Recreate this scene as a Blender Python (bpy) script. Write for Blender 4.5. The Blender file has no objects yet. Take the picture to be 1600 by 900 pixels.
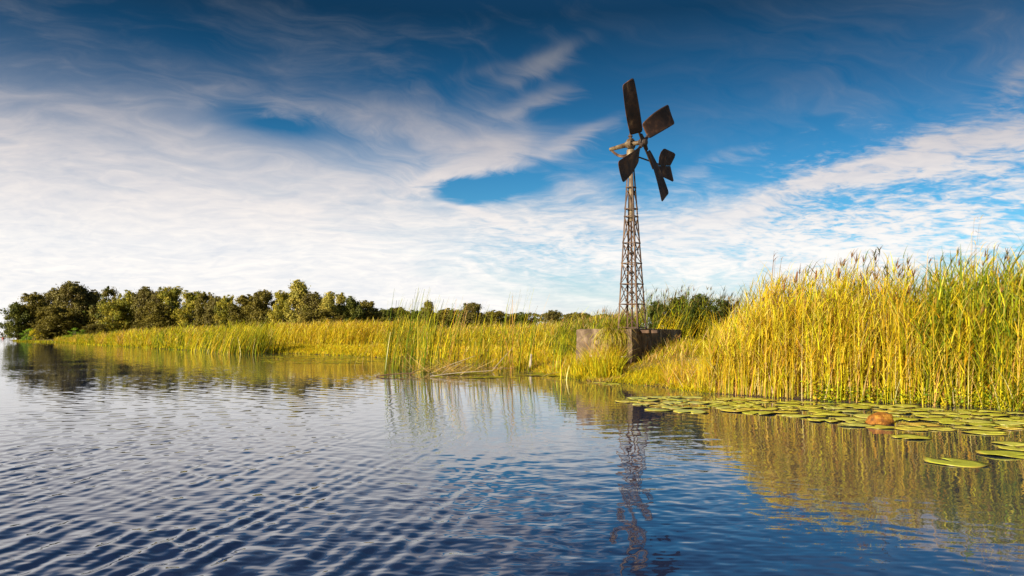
import bpy, bmesh, math, random
import numpy as np
from mathutils import Vector, Matrix

rng = np.random.default_rng(11)
random.seed(11)
S = bpy.context.scene
COL = S.collection
PI = math.pi

# ------------------------------------------------------------------ camera
F, HZ, H = 1256.0, 526.0, 1.3            # focal length in photo pixels, horizon row, eye height above the water
PITCH = math.atan((HZ - 450) / F)
cam = bpy.data.cameras.new("camera")
cam.sensor_width = 36.0
cam.lens = 36.0 * F / 1600.0
cam.clip_start, cam.clip_end = 0.05, 9000
co = bpy.data.objects.new("camera", cam)
co.location = (0, 0, H)
co.rotation_euler = (PI / 2 + PITCH, 0, 0)
COL.objects.link(co)
S.camera = co


def P(px, py, Y):
    """World point seen at a photo pixel, at distance Y in front of the camera."""
    a, b = (px - 800) / F, (450 - py) / F
    d = np.array([a, math.cos(PITCH) - b * math.sin(PITCH), math.sin(PITCH) + b * math.cos(PITCH)])
    return d * (Y / d[1]) + np.array([0, 0, H])


def G(px, py, z=0.0):
    """World point on the level z under a photo pixel."""
    a, b = (px - 800) / F, (450 - py) / F
    d = np.array([a, math.cos(PITCH) - b * math.sin(PITCH), math.sin(PITCH) + b * math.cos(PITCH)])
    return d * ((z - H) / d[2]) + np.array([0, 0, H])


# ------------------------------------------------------------------ node expressions
class Ex:
    """A float socket with arithmetic."""
    nt = None

    def __init__(s, sock):
        s.s = sock

    @staticmethod
    def m(op, *a, clamp=False):
        n = Ex.nt.nodes.new("ShaderNodeMath")
        n.operation = op
        n.use_clamp = clamp
        for i, v in enumerate(a):
            if isinstance(v, Ex):
                Ex.nt.links.new(v.s, n.inputs[i])
            else:
                n.inputs[i].default_value = v
        return Ex(n.outputs[0])

    def __add__(s, o): return Ex.m("ADD", s, o)
    __radd__ = __add__
    def __sub__(s, o): return Ex.m("SUBTRACT", s, o)
    def __rsub__(s, o): return Ex.m("SUBTRACT", o, s)
    def __mul__(s, o): return Ex.m("MULTIPLY", s, o)
    __rmul__ = __mul__
    def __truediv__(s, o): return Ex.m("DIVIDE", s, o)
    def clamp(s): return Ex.m("ADD", s, 0.0, clamp=True)


def new(nt, typ, **kw):
    n = nt.nodes.new(typ)
    for k, v in kw.items():
        setattr(n, k, v)
    return n


def xyz(x, y, z):
    n = new(Ex.nt, "ShaderNodeCombineXYZ")
    for i, v in enumerate((x, y, z)):
        if isinstance(v, Ex):
            Ex.nt.links.new(v.s, n.inputs[i])
        else:
            n.inputs[i].default_value = v
    return n.outputs[0]


def noise(vec, scale, detail=4, rough=0.5, dist=0.0, out=0, dim='3D'):
    n = new(Ex.nt, "ShaderNodeTexNoise")
    n.noise_dimensions = dim
    if vec is not None:
        Ex.nt.links.new(vec, n.inputs["Vector"])
    n.inputs["Scale"].default_value = scale
    n.inputs["Detail"].default_value = detail
    n.inputs["Roughness"].default_value = rough
    n.inputs["Distortion"].default_value = dist
    return Ex(n.outputs[0]) if out == 0 else n.outputs[1]


def smooth(v, a, b):
    n = new(Ex.nt, "ShaderNodeMapRange", interpolation_type='SMOOTHSTEP')
    Ex.nt.links.new(v.s, n.inputs[0])
    n.inputs[1].default_value, n.inputs[2].default_value = a, b
    n.inputs[3].default_value, n.inputs[4].default_value = 0, 1
    return Ex(n.outputs[0])


def ramp(v, stops, interp='LINEAR'):
    n = new(Ex.nt, "ShaderNodeValToRGB")
    n.color_ramp.interpolation = interp
    el = n.color_ramp.elements
    while len(el) < len(stops):
        el.new(0.5)
    for e, (p, c) in zip(el, stops):
        e.position = p
        e.color = (*c, 1)
    Ex.nt.links.new(v.s, n.inputs[0])
    return n.outputs[0]


def mixc(f, a, b, blend='MIX'):
    n = new(Ex.nt, "ShaderNodeMix", data_type='RGBA', blend_type=blend)
    for i, v in ((0, f), (6, a), (7, b)):
        if isinstance(v, Ex):
            Ex.nt.links.new(v.s, n.inputs[i])
        elif isinstance(v, bpy.types.NodeSocket):
            Ex.nt.links.new(v, n.inputs[i])
        elif i == 0:
            n.inputs[0].default_value = v
        else:
            n.inputs[i].default_value = (*v, 1)
    return n.outputs[2]


# ------------------------------------------------------------------ sun, sky, exposure
SUN_AZ, SUN_EL = math.radians(-132), math.radians(23)      # low evening sun, over the photographer's shoulder
sun_dir = Vector((math.sin(SUN_AZ) * math.cos(SUN_EL), math.cos(SUN_AZ) * math.cos(SUN_EL), math.sin(SUN_EL)))
sl = bpy.data.lights.new("sun", 'SUN')
sl.energy, sl.angle, sl.color = 5.0, math.radians(0.6), (1.0, 0.86, 0.66)
so = bpy.data.objects.new("sun", sl)
so.rotation_euler = sun_dir.to_track_quat('Z', 'Y').to_euler()
so.location = (-20, -10, 20)
COL.objects.link(so)

S.view_settings.view_transform = 'Standard'
S.view_settings.look = 'None'
S.view_settings.exposure = 0.95
S.view_settings.gamma = 1.0
S.view_settings.use_curve_mapping = False

W = bpy.data.worlds.new("World")
S.world = W
W.use_nodes = True
nt = W.node_tree
nt.nodes.clear()
Ex.nt = nt
tc = new(nt, "ShaderNodeTexCoord")
sep = new(nt, "ShaderNodeSeparateXYZ")
nt.links.new(tc.outputs["Generated"], sep.inputs[0])
dx, dy, dz = (Ex(sep.outputs[i]) for i in range(3))
zc = Ex.m("MAXIMUM", dz, 0.0)
az = Ex.m("ARCTAN2", dx, dy) * 57.29578
el = Ex.m("ARCSINE", dz) * 57.29578
# clouds lie on a high layer: project the direction onto it
inv = zc + 0.20
cx, cy = dx / inv, dy / inv
warp = noise(xyz(cx, cy, 0.0), 0.9, 4, 0.55, out=1)
wsep = new(nt, "ShaderNodeSeparateXYZ")
nt.links.new(warp, wsep.inputs[0])
wx, wy = Ex(wsep.outputs[0]) - 0.5, Ex(wsep.outputs[1]) - 0.5
ca, sa = math.cos(math.radians(28)), math.sin(math.radians(28))
ux, uy = cx + wx * 1.1, cy + wy * 1.1
along, across = ux * ca + uy * sa, uy * ca - ux * sa
fib = noise(xyz(along * 0.9, across * 1.9, 2.3), 1.5, 9, 0.58, 0.35)
fine = noise(xyz(along * 1.8, across * 4.2, 7.7), 2.6, 7, 0.60, 0.4)
puff = noise(xyz(cx + wx * 0.5, cy * 1.3 + wy * 0.5, 4.1), 13.0, 4, 0.55, 0.5)
tiny = noise(xyz(cx + wx * 0.5, cy * 1.6 + wy * 0.5, 6.6), 30.0, 3, 0.55, 0.4)
broad = noise(xyz(ux, uy, 9.4), 0.9, 4, 0.55)


def ang(px, py):
    a = math.atan2(px - 800, F)
    return math.degrees(a), math.degrees(math.atan((HZ - py) / F * math.cos(a)))


azw = az + wx * 9.0 + (fib - 0.5) * 3.0
elw = el + wy * 5.0 + (fine - 0.5) * 1.6


def blob(px, py, rx, ry, rot, amp, edge=1.0):
    """A soft-edged patch of cloud (or of clear sky, amp < 0) around a direction."""
    a0, e0 = ang(px, py)
    k = 0.0456
    r = math.radians(rot)
    u, v = azw - a0, elw - e0
    p = u * (math.cos(r) / (rx * k)) + v * (math.sin(r) / (rx * k))
    q = v * (math.cos(r) / (ry * k)) - u * (math.sin(r) / (ry * k))
    d2 = p * p + q * q
    return Ex.m("POWER", 2.718, d2 * (-1.0 * edge)) * amp


# thin even veil over the sunny side, thickest low down
veil = smooth(el, 17.5, 6.0) * smooth(az, 6.0, -16.0) * 0.84 + smooth(el, 24.0, 12.0) * smooth(az, 0.0, -24.0) * 0.30 + smooth(el, 7.5, 0.5) * 0.72
for b in ((760, 303, 84, 21, 8, -0.85), (415, 188, 90, 24, -6, -0.42), (300, 60, 300, 40, 0, -0.10), (820, 352, 160, 24, 0, 0.25)):
    veil = veil + blob(*b)
veil = Ex.m("MINIMUM", Ex.m("MAXIMUM", veil * ((broad - 0.5) * 0.6 + (fib - 0.5) * 0.8 + (fine - 0.5) * 0.3 + 1.0) + smooth(el, 11.0, 16.0) * smooth(az, 2.0, 26.0) * (fib + fine - 0.82) * 0.55, 0.0), 0.97)
cov = smooth(el, 16.0, 3.5) * 0.16 + 0.16
for b in (
    (60, 400, 560, 130, 4, 0.30),
    (60, 215, 380, 90, -6, 0.10),
    (640, 195, 175, 44, -6, 0.52),         # arm that reaches to the middle
    (800, 232, 190, 26, 10, 0.34),
    (690, 285, 95, 15, 26, 0.62),
    (560, 300, 160, 26, 18, 0.24),
    (870, 84, 78, 20, 24, 0.62),           # wisps
    (780, 96, 70, 12, 10, 0.20),
    (865, 150, 66, 17, 20, 0.42),
    (915, 205, 90, 9, 24, 0.34),
    (400, 125, 130, 22, -8, 0.20),
    (230, 105, 200, 24, -10, 0.10),
    (1020, 375, 360, 70, 2, 0.46),         # low bank of small ripples behind the mill
    (880, 290, 110, 34, -20, 0.26),
    (1140, 330, 120, 22, 8, 0.20),
    (1440, 236, 170, 26, 10, 0.50),        # bright bar at the far side
    (1560, 214, 110, 28, 4, 0.40),
    (1310, 272, 120, 14, 6, 0.34),
    (1210, 300, 170, 13, 16, 0.20),
    (1430, 375, 240, 48, 8, 0.44),
    (1565, 140, 70, 18, 18, 0.36),
    (1150, 232, 60, 12, 14, 0.26),
    (1260, 190, 120, 10, 26, 0.12),
    (1090, 250, 60, 14, 30, 0.14),
    (760, 304, 72, 19, 8, -0.85),          # clear hole
    (745, 344, 70, 7, -14, 0.50),
    (420, 190, 85, 24, -6, -0.24),
    (1090, 180, 260, 70, 6, -0.20),
    (1290, 90, 420, 80, 0, -0.20),
):
    cov = cov + blob(*b)
lowband = smooth(el, 13.0, 5.0)
calm = smooth(el, 0.5, 7.0) * 0.75 + 0.25                    # detail melts together towards the horizon
mid = lowband * smooth(el, 1.5, 6.0) * smooth(az, -14.0, 4.0) + smooth(az, 14.0, 22.0) * smooth(el, 19.0, 12.0) * 1.0
dens = cov + ((fib - 0.5) * 1.15 + (fine - 0.5) * 0.85) * calm + (broad - 0.5) * 0.4 + (puff - 0.5) * mid * 1.1 + (tiny - 0.5) * mid * 0.7
dens = smooth(dens, 0.12, 0.98)
dens = 1.0 - (1.0 - dens * 0.95) * (1.0 - veil)
sky = new(nt, "ShaderNodeTexSky", sky_type='NISHITA')
sky.sun_disc = False
sky.sun_elevation, sky.sun_rotation = SUN_EL, SUN_AZ
sky.air_density, sky.dust_density, sky.ozone_density = 1.0, 0.6, 2.5
# polarised late-day sky: it deepens quickly above the horizon haze
deep = ramp(el * (1 / 60.0), [(0.0, (0.75, 0.92, 1.05)), (0.10, (0.38, 0.86, 1.05)), (0.20, (0.16, 0.58, 0.80)), (0.28, (0.075, 0.34, 0.50)),
                            (0.37, (0.035, 0.16, 0.235)), (0.46, (0.10, 0.24, 0.36)), (0.65, (0.30, 0.42, 0.56)), (1.0, (0.5, 0.56, 0.66))])
skyc = mixc(1.0, sky.outputs[0], deep, 'MULTIPLY')
ccol = ramp(el * (1 / 60.0), [(0.0, (8.6, 8.4, 8.2)), (0.10, (8.4, 8.1, 7.8)), (0.185, (6.8, 6.3, 6.1)), (0.23, (4.5, 4.3, 4.5)),
                             (0.29, (2.1, 2.25, 2.7)), (0.38, (0.8, 1.05, 1.4)), (0.55, (2.2, 2.4, 2.8)), (1.0, (3.0, 3.1, 3.3))])
shade = ramp(fib * 0.5 + puff * 0.5, [(0.3, (0.80, 0.84, 0.92)), (0.62, (1.08, 1.06, 1.04))])
ccol = mixc(1.0, ccol, shade, 'MULTIPLY')
tot = mixc(dens * 0.97, skyc, ccol)
bg = new(nt, "ShaderNodeBackground")
bg.inputs[1].default_value = 0.062
nt.links.new(tot, bg.inputs[0])
out = new(nt, "ShaderNodeOutputWorld")
nt.links.new(bg.outputs[0], out.inputs[0])


# ------------------------------------------------------------------ materials
def material(name):
    m = bpy.data.materials.new(name)
    m.use_nodes = True
    Ex.nt = m.node_tree
    b = m.node_tree.nodes["Principled BSDF"]
    return m, m.node_tree, b


def mottled(name, stops, scale=4.0, rough=0.8, metallic=0.0, bump=0.3, detail=8, stretch=(1, 1, 1), dist=0.01, spec=0.3):
    m, nt, b = material(name)
    t = new(nt, "ShaderNodeTexCoord")
    mp = new(nt, "ShaderNodeMapping")
    mp.inputs["Scale"].default_value = stretch
    nt.links.new(t.outputs["Object"], mp.inputs[0])
    v = noise(mp.outputs[0], scale, detail, 0.62, 0.4)
    nt.links.new(ramp(v, stops), b.inputs["Base Color"])
    b.inputs["Roughness"].default_value = rough
    b.inputs["Metallic"].default_value = metallic
    b.inputs["Specular IOR Level"].default_value = spec
    if bump:
        h = noise(mp.outputs[0], scale * 5, 6, 0.65)
        bn = new(nt, "ShaderNodeBump")
        bn.inputs["Strength"].default_value = bump
        bn.inputs["Distance"].default_value = dist
        nt.links.new(h.s, bn.inputs["Height"])
        nt.links.new(bn.outputs[0], b.inputs["Normal"])
    return m


def leafy(name, trans=0.35, rough=0.6, gain=1.0, spec=0.25):
    """Leaf with the natural colour of each blade in the attribute 'tint', letting some light through."""
    m, nt, b = material(name)
    a = new(nt, "ShaderNodeAttribute", attribute_name="tint")
    b.inputs["Roughness"].default_value = rough
    b.inputs["Specular IOR Level"].default_value = spec
    nt.links.new(a.outputs[0], b.inputs["Base Color"])
    tr = new(nt, "ShaderNodeBsdfTranslucent")
    nt.links.new(a.outputs[0], tr.inputs[0])
    mx = new(nt, "ShaderNodeMixShader")
    mx.inputs[0].default_value = trans
    nt.links.new(b.outputs[0], mx.inputs[1])
    nt.links.new(tr.outputs[0], mx.inputs[2])
    nt.links.new(mx.outputs[0], nt.nodes["Material Output"].inputs[0])
    return m


M = {}
M['leaf'] = leafy("reed_leaf", 0.35, 0.65, 1.0, 0.10)
M['tree_leaf'] = leafy("tree_leaf", 0.25, 0.55)
M['bark'] = mottled("bark", [(0.3, (0.05, 0.035, 0.022)), (0.7, (0.14, 0.10, 0.065))], 6)
M['rust'] = mottled("rusted_steel", [(0.30, (0.018, 0.011, 0.008)), (0.50, (0.045, 0.022, 0.013)), (0.62, (0.11, 0.052, 0.024)), (0.74, (0.28, 0.16, 0.075))],
                    2.2, 0.75, 0.0, 0.35)
M['frame'] = mottled("weathered_frame_steel", [(0.30, (0.022, 0.012, 0.008)), (0.52, (0.075, 0.037, 0.017)), (0.72, (0.20, 0.125, 0.065))], 3.2, 0.6, 0.0, 0.3, stretch=(1, 1, 0.5))
M['pipe'] = mottled("worn_painted_pipe", [(0.34, (0.035, 0.018, 0.008)), (0.5, (0.11, 0.072, 0.034)), (0.7, (0.28, 0.23, 0.135))], 3.6, 0.5, 0.0, 0.25)
M['iron'] = mottled("dark_iron", [(0.3, (0.02, 0.016, 0.014)), (0.7, (0.07, 0.045, 0.03))], 5, 0.6, 0.0, 0.3)
M['concrete'] = mottled("weathered_concrete", [(0.30, (0.035, 0.023, 0.014)), (0.5, (0.14, 0.098, 0.062)), (0.68, (0.32, 0.24, 0.16))], 3.4, 0.9, 0.0, 0.5, stretch=(1, 1, 0.6))
M['timber'] = mottled("weathered_timber", [(0.3, (0.10, 0.055, 0.03)), (0.7, (0.26, 0.16, 0.09))], 4, 0.85, 0, 0.4, stretch=(0.5, 1, 3))
M['greywood'] = mottled("bleached_wood", [(0.3, (0.30, 0.25, 0.19)), (0.7, (0.55, 0.48, 0.38))], 5, 0.85, 0, 0.4, stretch=(3, 3, 0.5))
M['white'] = mottled("white_pipe", [(0.3, (0.55, 0.53, 0.48)), (0.7, (0.78, 0.76, 0.72))], 5, 0.5, 0, 0.1)
M['stone'] = mottled("orange_stone", [(0.32, (0.09, 0.036, 0.01)), (0.48, (0.32, 0.125, 0.014)), (0.66, (0.50, 0.26, 0.03))], 9, 0.55, 0, 1.0, dist=0.02)
M['red'] = mottled("faded_red_paint", [(0.3, (0.25, 0.05, 0.04)), (0.7, (0.35, 0.09, 0.07))], 3, 0.5, 0, 0)
M['bird'] = mottled("dark_feather", [(0.3, (0.03, 0.03, 0.03)), (0.7, (0.08, 0.07, 0.06))], 3, 0.7, 0, 0)


# ------------------------------------------------------------------ object helpers
def link(name, me, parent=None):
    o = bpy.data.objects.new(name, me)
    COL.objects.link(o)
    if parent is not None:
        o.parent = parent
    return o


def tag(o, label=None, cat=None, group=None, kind=None):
    for k, v in (("label", label), ("category", cat), ("group", group), ("kind", kind)):
        if v:
            o[k] = v
    return o


def thing(name, label, cat, loc=(0, 0, 0), group=None):
    o = link(name, None)
    o.location = loc
    return tag(o, label, cat, group)


def mesh_np(name, V, Q, mat, tint=None, smooth_=False):
    """Mesh from numpy vertices and quads (or triangles)."""
    V, Q = np.asarray(V, np.float32), np.asarray(Q, np.int32)
    me = bpy.data.meshes.new(name)
    k = Q.shape[1]
    me.vertices.add(len(V))
    me.vertices.foreach_set("co", V.ravel())
    me.loops.add(Q.size)
    me.loops.foreach_set("vertex_index", Q.ravel())
    me.polygons.add(len(Q))
    me.polygons.foreach_set("loop_start", np.arange(len(Q), dtype=np.int32) * k)
    me.polygons.foreach_set("loop_total", np.full(len(Q), k, np.int32))
    if smooth_:
        me.polygons.foreach_set("use_smooth", np.ones(len(Q), bool))
    me.update(calc_edges=True)
    if tint is not None:
        a = me.attributes.new("tint", 'FLOAT_COLOR', 'POINT')
        c = np.ones((len(V), 4), np.float32)
        c[:, :3] = tint
        a.data.foreach_set("color", c.ravel())
    me.materials.append(mat)
    return me


def bm_mesh(name, bm, mat, smooth_=False):
    bmesh.ops.recalc_face_normals(bm, faces=bm.faces)
    me = bpy.data.meshes.new(name)
    bm.to_mesh(me)
    bm.free()
    if smooth_:
        for p in me.polygons:
            p.use_smooth = True
    me.materials.append(mat)
    return me


def part(name, bm, mat, parent, smooth_=False, bevel=0.0):
    o = link(name, bm_mesh(name, bm, mat, smooth_), parent)
    if bevel:
        b = o.modifiers.new("bevel", 'BEVEL')
        b.width, b.segments, b.limit_method = bevel, 2, 'ANGLE'
    return o


def bar(bm, a, b, w, h=None, up=(0, 0, 1)):
    """Square bar from a to b."""
    a, b = Vector(a), Vector(b)
    h = h or w
    d = (b - a).normalized()
    s = d.cross(Vector(up))
    if s.length < 1e-3:
        s = d.cross(Vector((0, 1, 0)))
    s.normalize()
    t = s.cross(d)
    vs = [bm.verts.new(p + s * (i * w / 2) + t * (j * h / 2)) for p in (a, b) for i, j in ((-1, -1), (1, -1), (1, 1), (-1, 1))]
    for f in ((3, 2, 1, 0), (4, 5, 6, 7), (0, 1, 5, 4), (1, 2, 6, 5), (2, 3, 7, 6), (3, 0, 4, 7)):
        bm.faces.new([vs[i] for i in f])


def tube(bm, pts, radii, n=10):
    """Round tube through points with a radius at each."""
    pts = [Vector(p) for p in pts]
    rings = []
    ref = None
    for i, p in enumerate(pts):
        d = (pts[min(i + 1, len(pts) - 1)] - pts[max(i - 1, 0)]).normalized()
        if ref is None:
            ref = d.cross(Vector((0.3, 0.2, 1))).normalized()
        s = (ref - d * ref.dot(d)).normalized()
        ref = s
        t = d.cross(s)
        r = radii[i] if hasattr(radii, '__len__') else radii
        rings.append([bm.verts.new(p + s * (r * math.cos(2 * PI * k / n)) + t * (r * math.sin(2 * PI * k / n))) for k in range(n)])
    for a, b in zip(rings, rings[1:]):
        for k in range(n):
            bm.faces.new((a[k], a[(k + 1) % n], b[(k + 1) % n], b[k]))
    bm.faces.new(rings[0][::-1])
    bm.faces.new(rings[-1])


def block(bm, o, u, v, w):
    """Parallelepiped with corner o and edge vectors u, v, w."""
    o, u, v, w = Vector(o), Vector(u), Vector(v), Vector(w)
    vs = [bm.verts.new(o + u * i + v * j + w * k) for k in (0, 1) for i, j in ((0, 0), (1, 0), (1, 1), (0, 1))]
    for f in ((3, 2, 1, 0), (4, 5, 6, 7), (0, 1, 5, 4), (1, 2, 6, 5), (2, 3, 7, 6), (3, 0, 4, 7)):
        bm.faces.new([vs[i] for i in f])


# ------------------------------------------------------------------ shoreline and terrain
shore_px = [(1900, 668), (1700, 650), (1600, 641), (1450, 633), (1300, 627), (1200, 621), (1100, 614), (1040, 606), (985, 600), (930, 597), (880, 590),
            (840, 581), (780, 572), (700, 566), (640, 561), (600, 559), (520, 555), (460, 552.5), (400, 551), (300, 548), (250, 545),
            (200, 542), (140, 538.5), (90, 535.2), (35, 533.8), (11, 532.6)]
SH = [tuple(G(x, y)[:2]) for x, y in shore_px]
SH = [(14.0, -6.0), (11.5, 4.0)] + SH + [(-190, 330), (-330, 620), (-700, 1150), (-3000, 1500), (-9000, 1500)]
SH = np.array(SH)
POLY = np.vstack([SH, [[-9000, 9000], [9000, 9000], [9000, -6.0]]])


def shore_dist(x, y):
    """Distance inland (positive) or out on the water (negative)."""
    x, y = np.asarray(x, float), np.asarray(y, float)
    d = np.full(x.shape, 1e9)
    for a, b in zip(SH, SH[1:]):
        ex, ey = b - a
        t = np.clip(((x - a[0]) * ex + (y - a[1]) * ey) / (ex * ex + ey * ey), 0, 1)
        d = np.minimum(d, np.hypot(x - a[0] - t * ex, y - a[1] - t * ey))
    ins = np.zeros(x.shape, bool)
    n = len(POLY)
    for i in range(n):
        (x1, y1), (x2, y2) = POLY[i], POLY[(i + 1) % n]
        c = (y1 > y) != (y2 > y)
        ins ^= c & (x < (x2 - x1) * (y - y1) / (y2 - y1 + 1e-12) + x1)
    return np.where(ins, d, -d)


_ph = rng.uniform(0, 2 * PI, (24, 3))


def fbm(x, y, base=0.35, oct_=4):
    r = np.zeros_like(x, float)
    for i in range(oct_):
        f = base * 2 ** i
        a, b, c = _ph[i], _ph[i + 6], _ph[i + 12]
        r += (np.sin(x * f * 1.0 + y * f * 0.6 + a[0]) * np.sin(y * f * 1.1 - x * f * 0.4 + a[1]) + 0.6 * np.sin(x * f * 1.7 - y * f * 0.9 + b[0]) * np.sin(y * f * 1.3 + b[1])) / 2 ** i
    return r * 0.5


MX, MY = 3.93, 26.31                      # tower axis


def ground_z(x, y):
    x, y = np.asarray(x, float), np.asarray(y, float)
    d = shore_dist(x, y)
    z = np.where(d > 0, 0.62 * (1 - np.exp(-np.maximum(d, 0) / 3.2)), -0.75 * (1 - np.exp(np.minimum(d, 0) / 1.2)))
    m = np.exp(-(((x - MX - 1.0) / 4.5) ** 2 + ((y - MY - 1.5) / 4.0) ** 2))
    m2 = np.exp(-(((x - 6.3) / 1.9) ** 2 + ((y - 28.0) / 2.6) ** 2))
    z = z + np.where(d > 0, (0.42 * m + 0.20 * m2) * np.clip(d / 3.0, 0, 1), 0)
    z = z + np.where(d > -0.3, 0.06 * fbm(x, y, 1.1) * np.clip(d + 0.3, 0, 1), 0)
    return z


def ground_mesh():
    az_ = np.radians(np.concatenate([np.linspace(-100, -38, 40), np.linspace(-37.8, 37.8, 620), np.linspace(38, 100, 40)]))
    r = np.concatenate([np.linspace(4, 40, 260), np.geomspace(40.3, 7000, 190)])
    A, R = np.meshgrid(az_, r)
    X, Y = R * np.sin(A), R * np.cos(A)
    Z = ground_z(X.ravel(), Y.ravel())
    V = np.stack([X.ravel(), Y.ravel(), Z], 1)
    n, m = A.shape
    i = np.arange(n * m).reshape(n, m)
    Q = np.stack([i[:-1, :-1], i[:-1, 1:], i[1:, 1:], i[1:, :-1]], -1).reshape(-1, 4)
    mat, nt, b = material("bank_soil")
    t = new(nt, "ShaderNodeTexCoord")
    v = noise(t.outputs["Object"], 1.3, 6, 0.6)
    w = noise(t.outputs["Object"], 9.0, 6, 0.7)
    c = ramp(v * 0.6 + w * 0.4, [(0.35, (0.07, 0.05, 0.02)), (0.5, (0.16, 0.13, 0.03)), (0.62, (0.25, 0.19, 0.055)), (0.75, (0.36, 0.27, 0.11))])
    sp = new(nt, "ShaderNodeSeparateXYZ")
    nt.links.new(t.outputs["Object"], sp.inputs[0])
    wet = smooth(Ex(sp.outputs[2]) + (w - 0.5) * 0.12, 0.10, 0.0)
    c = mixc(wet, c, (0.045, 0.028, 0.016))
    nt.links.new(c, b.inputs["Base Color"])
    b.inputs["Roughness"].default_value = 0.9
    b.inputs["Specular IOR Level"].default_value = 0.2
    bn = new(nt, "ShaderNodeBump")
    bn.inputs["Strength"].default_value = 0.6
    bn.inputs["Distance"].default_value = 0.05
    nt.links.new(w.s, bn.inputs["Height"])
    nt.links.new(bn.outputs[0], b.inputs["Normal"])
    return mesh_np("ground", V, Q, mat, smooth_=True)


tag(link("ground", ground_mesh()), kind="structure")


# ------------------------------------------------------------------ water with real ripples
def water_mesh():
    az_ = np.radians(np.concatenate([np.linspace(-100, -41, 60), np.linspace(-40.8, 40.8, 1500), np.linspace(41, 100, 60)]))
    ypx = np.concatenate([np.arange(1500, 960, -3.0), np.arange(960, 560, -0.55), np.arange(560, 526.6, -0.4)])
    r = np.concatenate([H * F / (ypx - HZ), [4000, 7500]])
    A, R = np.meshgrid(az_, r)
    X, Y = R * np.sin(A), R * np.cos(A)
    d = shore_dist(X.ravel()[::1], Y.ravel()[::1]).reshape(X.shape)
    rr = np.random.default_rng(5)
    dr = np.gradient(r)[:, None]
    Z = np.zeros_like(X)
    # where the wind and the wake reach: calm under the reeds, livelier out on the water to the left
    calm = np.clip(-d / 11.0, 0.08, 1.0)
    side = 1 / (1 + np.exp((X / np.maximum(Y, 1) - 0.02) * 7))          # 1 on the left
    gust = np.clip(0.8 + 0.75 * fbm(X * 1.0, Y * 0.45, 0.34, 3), 0.15, 1.8)
    near = np.exp(-np.maximum(R - 5, 0) / 5.5)

    def wave(lam, th, slope, amp):
        k = 2 * PI / lam
        fade = np.clip(lam / (2.6 * dr) - 0.5, 0, 1)
        ph = rr.uniform(0, 2 * PI)
        m = amp * fade
        j = np.nonzero(fade[:, 0] > 0)[0]
        if len(j):
            j = slice(j[0], j[-1] + 1)
            arg = k * (X[j] * math.cos(th) + Y[j] * math.sin(th)) + ph
            Z[j] += (slope / k) * np.sin(arg) * m[j]

    for i in range(60):                                              # small wind ripples from all about
        lam = 0.065 * (0.7 / 0.065) ** rr.random()
        th = rr.normal(1.75, 0.85)
        wave(lam, th, 0.0090 * (lam / 0.3) ** -0.15, calm * gust * (0.32 + 0.70 * side))
    for i in range(12):                                               # the wake: long parallel ridges
        lam = 0.12 * (0.34 / 0.12) ** rr.random()
        wave(lam, rr.normal(-0.13, 0.07), 0.047, side * near * (0.4 + 0.6 * gust))
    for i in range(7):                                               # a second train across it
        lam = rr.uniform(0.18, 0.34)
        wave(lam, rr.normal(0.78, 0.10), 0.034, side * near * near * (1 / (1 + np.exp((X + 1.4) * 2.0))))
    Z *= np.clip(-d / 1.5 + 0.25, 0.08, 1)
    V = np.stack([X.ravel(), Y.ravel(), Z.ravel()], 1)
    n, m = A.shape
    i = np.arange(n * m).reshape(n, m)
    Q = np.stack([i[:-1, :-1], i[:-1, 1:], i[1:, 1:], i[1:, :-1]], -1).reshape(-1, 4)
    keep = (d.ravel()[Q] < 1.2).any(1)
    Q = Q[keep]
    used, inv_ = np.unique(Q, return_inverse=True)
    V, Q = V[used], inv_.reshape(-1, 4)
    mat, nt, b = material("lake_water")
    b.inputs["Base Color"].default_value = (0.013, 0.022, 0.060, 1)
    b.inputs["Roughness"].default_value = 0.03
    b.inputs["IOR"].default_value = 1.75
    t = new(nt, "ShaderNodeTexCoord")
    sp = new(nt, "ShaderNodeSeparateXYZ")
    nt.links.new(t.outputs["Object"], sp.inputs[0])
    px_, py_ = Ex(sp.outputs[0]), Ex(sp.outputs[1])
    # capillary ripples too small for the mesh: slopes straight from a noise field
    n1 = noise(xyz(px_ * 0.8, py_, 0.0), 5.5, 4, 0.55, out=1)
    n2 = noise(xyz(px_, py_, 5.0), 0.16, 3, 0.5)
    dist_ = Ex.m("SQRT", px_ * px_ + py_ * py_)
    k = (smooth(dist_, 8.0, 40.0) * 0.085 + 0.022) * (smooth(n2, 0.36, 0.60) * 0.85 + 0.15)
    v1 = new(nt, "ShaderNodeVectorMath", operation='SUBTRACT')
    nt.links.new(n1, v1.inputs[0])
    v1.inputs[1].default_value = (0.5, 0.5, 0.5)
    v2 = new(nt, "ShaderNodeVectorMath", operation='MULTIPLY')
    nt.links.new(v1.outputs[0], v2.inputs[0])
    nt.links.new(xyz(k, k, 0.0), v2.inputs[1])
    ge = new(nt, "ShaderNodeNewGeometry")
    v3 = new(nt, "ShaderNodeVectorMath", operation='ADD')
    nt.links.new(ge.outputs["Normal"], v3.inputs[0])
    nt.links.new(v2.outputs[0], v3.inputs[1])
    v4 = new(nt, "ShaderNodeVectorMath", operation='NORMALIZE')
    nt.links.new(v3.outputs[0], v4.inputs[0])
    nt.links.new(v4.outputs[0], b.inputs["Normal"])
    return mesh_np("water", V, Q, mat, smooth_=True)


tag(link("water", water_mesh()), kind="structure")


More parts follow.
